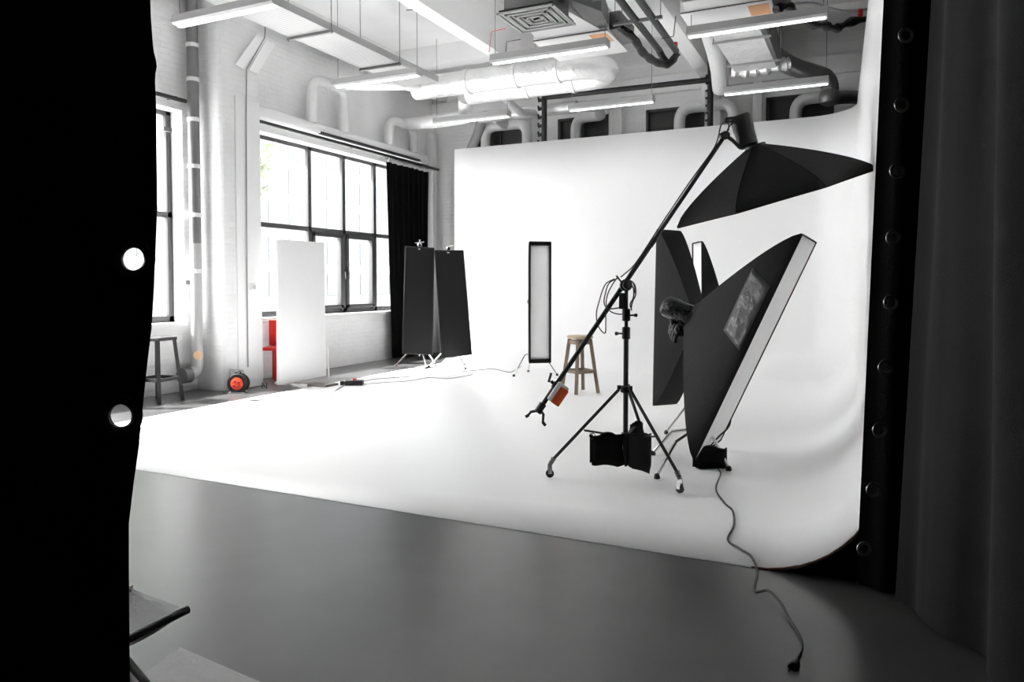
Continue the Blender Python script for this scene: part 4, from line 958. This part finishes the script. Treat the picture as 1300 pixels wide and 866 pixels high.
# ------------------------------------------------------------------ folding seat and white sheet, bottom left
t = thing('folding_chair', 'folding chair with white canvas and black tube, cut off by the left curtain', 'chair', V((-1.9, 1.6, 0)))
zc = .46
def oz(x, y, z=zc): return onZ(x, y, z)
a0, a1 = oz(110, 838), oz(238, 774)        # front tube
b0, b1 = oz(60, 760), oz(168, 748)
mb = MB(); G = []
for i in range(9):
    row = []
    for j in range(9):
        p = (a0.lerp(a1, i / 8)).lerp(b0.lerp(b1 + (a1 - b1) * 0.0, i / 8), j / 8); row.append(p - V((0, 0, .02 * math.sin(math.pi * i / 8))))
    G.append(row)
mb.grid(G); mb.build('canvas_seat', 'canvas', t, solid=.003)
mb = MB(); mb.cyl(a0, a1, .0125, seg=14); mb.build('front_tube', 'black_metal', t)
mb = MB(); mb.cyl(b0, b1, .0125, seg=14); mb.build('rear_tube', 'whitemetal', t)
l0 = at(150, 805, (a0.lerp(a1, .35) - EYE).dot(FW)); 
mb = MB(); mb.cyl(a0.lerp(a1, .25), onZ(205, 895, 0.0) + V((0, 0, .012)), .012, seg=12); mb.build('leg', 'black_metal', t)
mb = MB(); mb.cyl(a0.lerp(a1, .22), onZ(178, 880, 0.0) + V((0, 0, .012)), .010, seg=12); mb.build('leg', 'whitemetal', t)
mb = MB(); mb.cyl(b0.lerp(b1, .1), onZ(60, 905, 0.0) + V((0, 0, .012)), .012, seg=12); mb.build('leg', 'black_metal', t)
mb = MB(); q = [onZ(229, 822, .03), onZ(345, 872, .03), onZ(300, 960, .03), onZ(120, 900, .03)]
mb.hexa([p - V((0, 0, .028)) for p in q] + q); tag(mb.build('white_sheet', 'canvas'), 'flat white panel lying on the concrete at the bottom left', 'panel')

# ------------------------------------------------------------------ outdoors
mb = MB(); mb.box(-60, XL - .5, -30, 70, -1.0, -.9); o = mb.build('pavement', 'asphalt'); struct(o)
t = thing('office_building', 'pale office block with rows of windows, seen outside through the big window', 'building', (-38, 40, -.9))
mb = MB(); mb.box(-44, -38, 26, 62, -.9, 24); mb.build('facade', 'facade', t)
mb = MB()
for k in range(17):
    for j in range(9): mb.box(-38.0, -37.92, 27 + k * 2.1, 28.4 + k * 2.1, .6 + j * 2.5, 2.3 + j * 2.5)
mb.build('window_rows', 'facadeglass', t)
def tree(x, y, h, r, label, seed):
    t = thing('leafy_tree', label, 'tree', (x, y, -.9))
    mb = MB(); mb.tube([(x, y, -.9), (x + .1, y, h * .4), (x, y + .1, h * .7)], [.2, .15, .08], 8); mb.build('trunk', 'bark', t)
    rnd = random.Random(seed); mb = MB()
    for k in range(1500):
        a, e, q = rnd.random() * 6.28, rnd.uniform(-1, 1), r * rnd.random() ** .4; ce = math.sqrt(1 - e * e)
        c = V((x + q * ce * math.cos(a), y + q * ce * math.sin(a), h * .75 + q * e * 1.1)); u_ = V((rnd.uniform(-1, 1), rnd.uniform(-1, 1), rnd.uniform(-1, 1))).normalized() * .16; w_ = u_.orthogonal().normalized() * .11
        mb.face([c - u_, c + w_, c + u_, c - w_])
    mb.build('foliage', 'leaf', t)
tree(-19.5, 17.5, 7.5, 2.2, 'green leafy tree outside, through the upper left pane of the big window', 3)
tree(-17.5, 11.0, 6.5, 2.0, 'green leafy tree outside, through the left window', 8)

# ------------------------------------------------------------------ light
w = bpy.data.worlds.new('overcast_sky'); bpy.context.scene.world = w; w.use_nodes = True
bg = w.node_tree.nodes['Background']; bg.inputs[0].default_value = (1, 1, 1, 1); bg.inputs[1].default_value = 7.0
s = bpy.data.lights.new('sun', 'SUN'); s.energy = 16; s.angle = R(1.2); so = bpy.data.objects.new('sun', s); C.objects.link(so)
el, az = R(50), R(28)      # travels +X and a little +Y, downwards
dv = V((math.cos(el) * math.cos(az), math.cos(el) * math.sin(az), -math.sin(el)))
so.rotation_euler = dv.to_track_quat('-Z', 'Y').to_euler()
sc = bpy.context.scene
sc.view_settings.view_transform = 'Standard'; sc.view_settings.look = 'None'; sc.view_settings.gamma = 1; sc.view_settings.use_curve_mapping = False
sc.view_settings.exposure = 0.66
sc.cycles.use_denoising = True; sc.cycles.max_bounces = 12; sc.cycles.diffuse_bounces = 8; sc.cycles.transparent_max_bounces = 12; sc.cycles.glossy_bounces = 4
sc.cycles.caustics_reflective = False; sc.cycles.caustics_refractive = False; sc.cycles.sample_clamp_indirect = 12
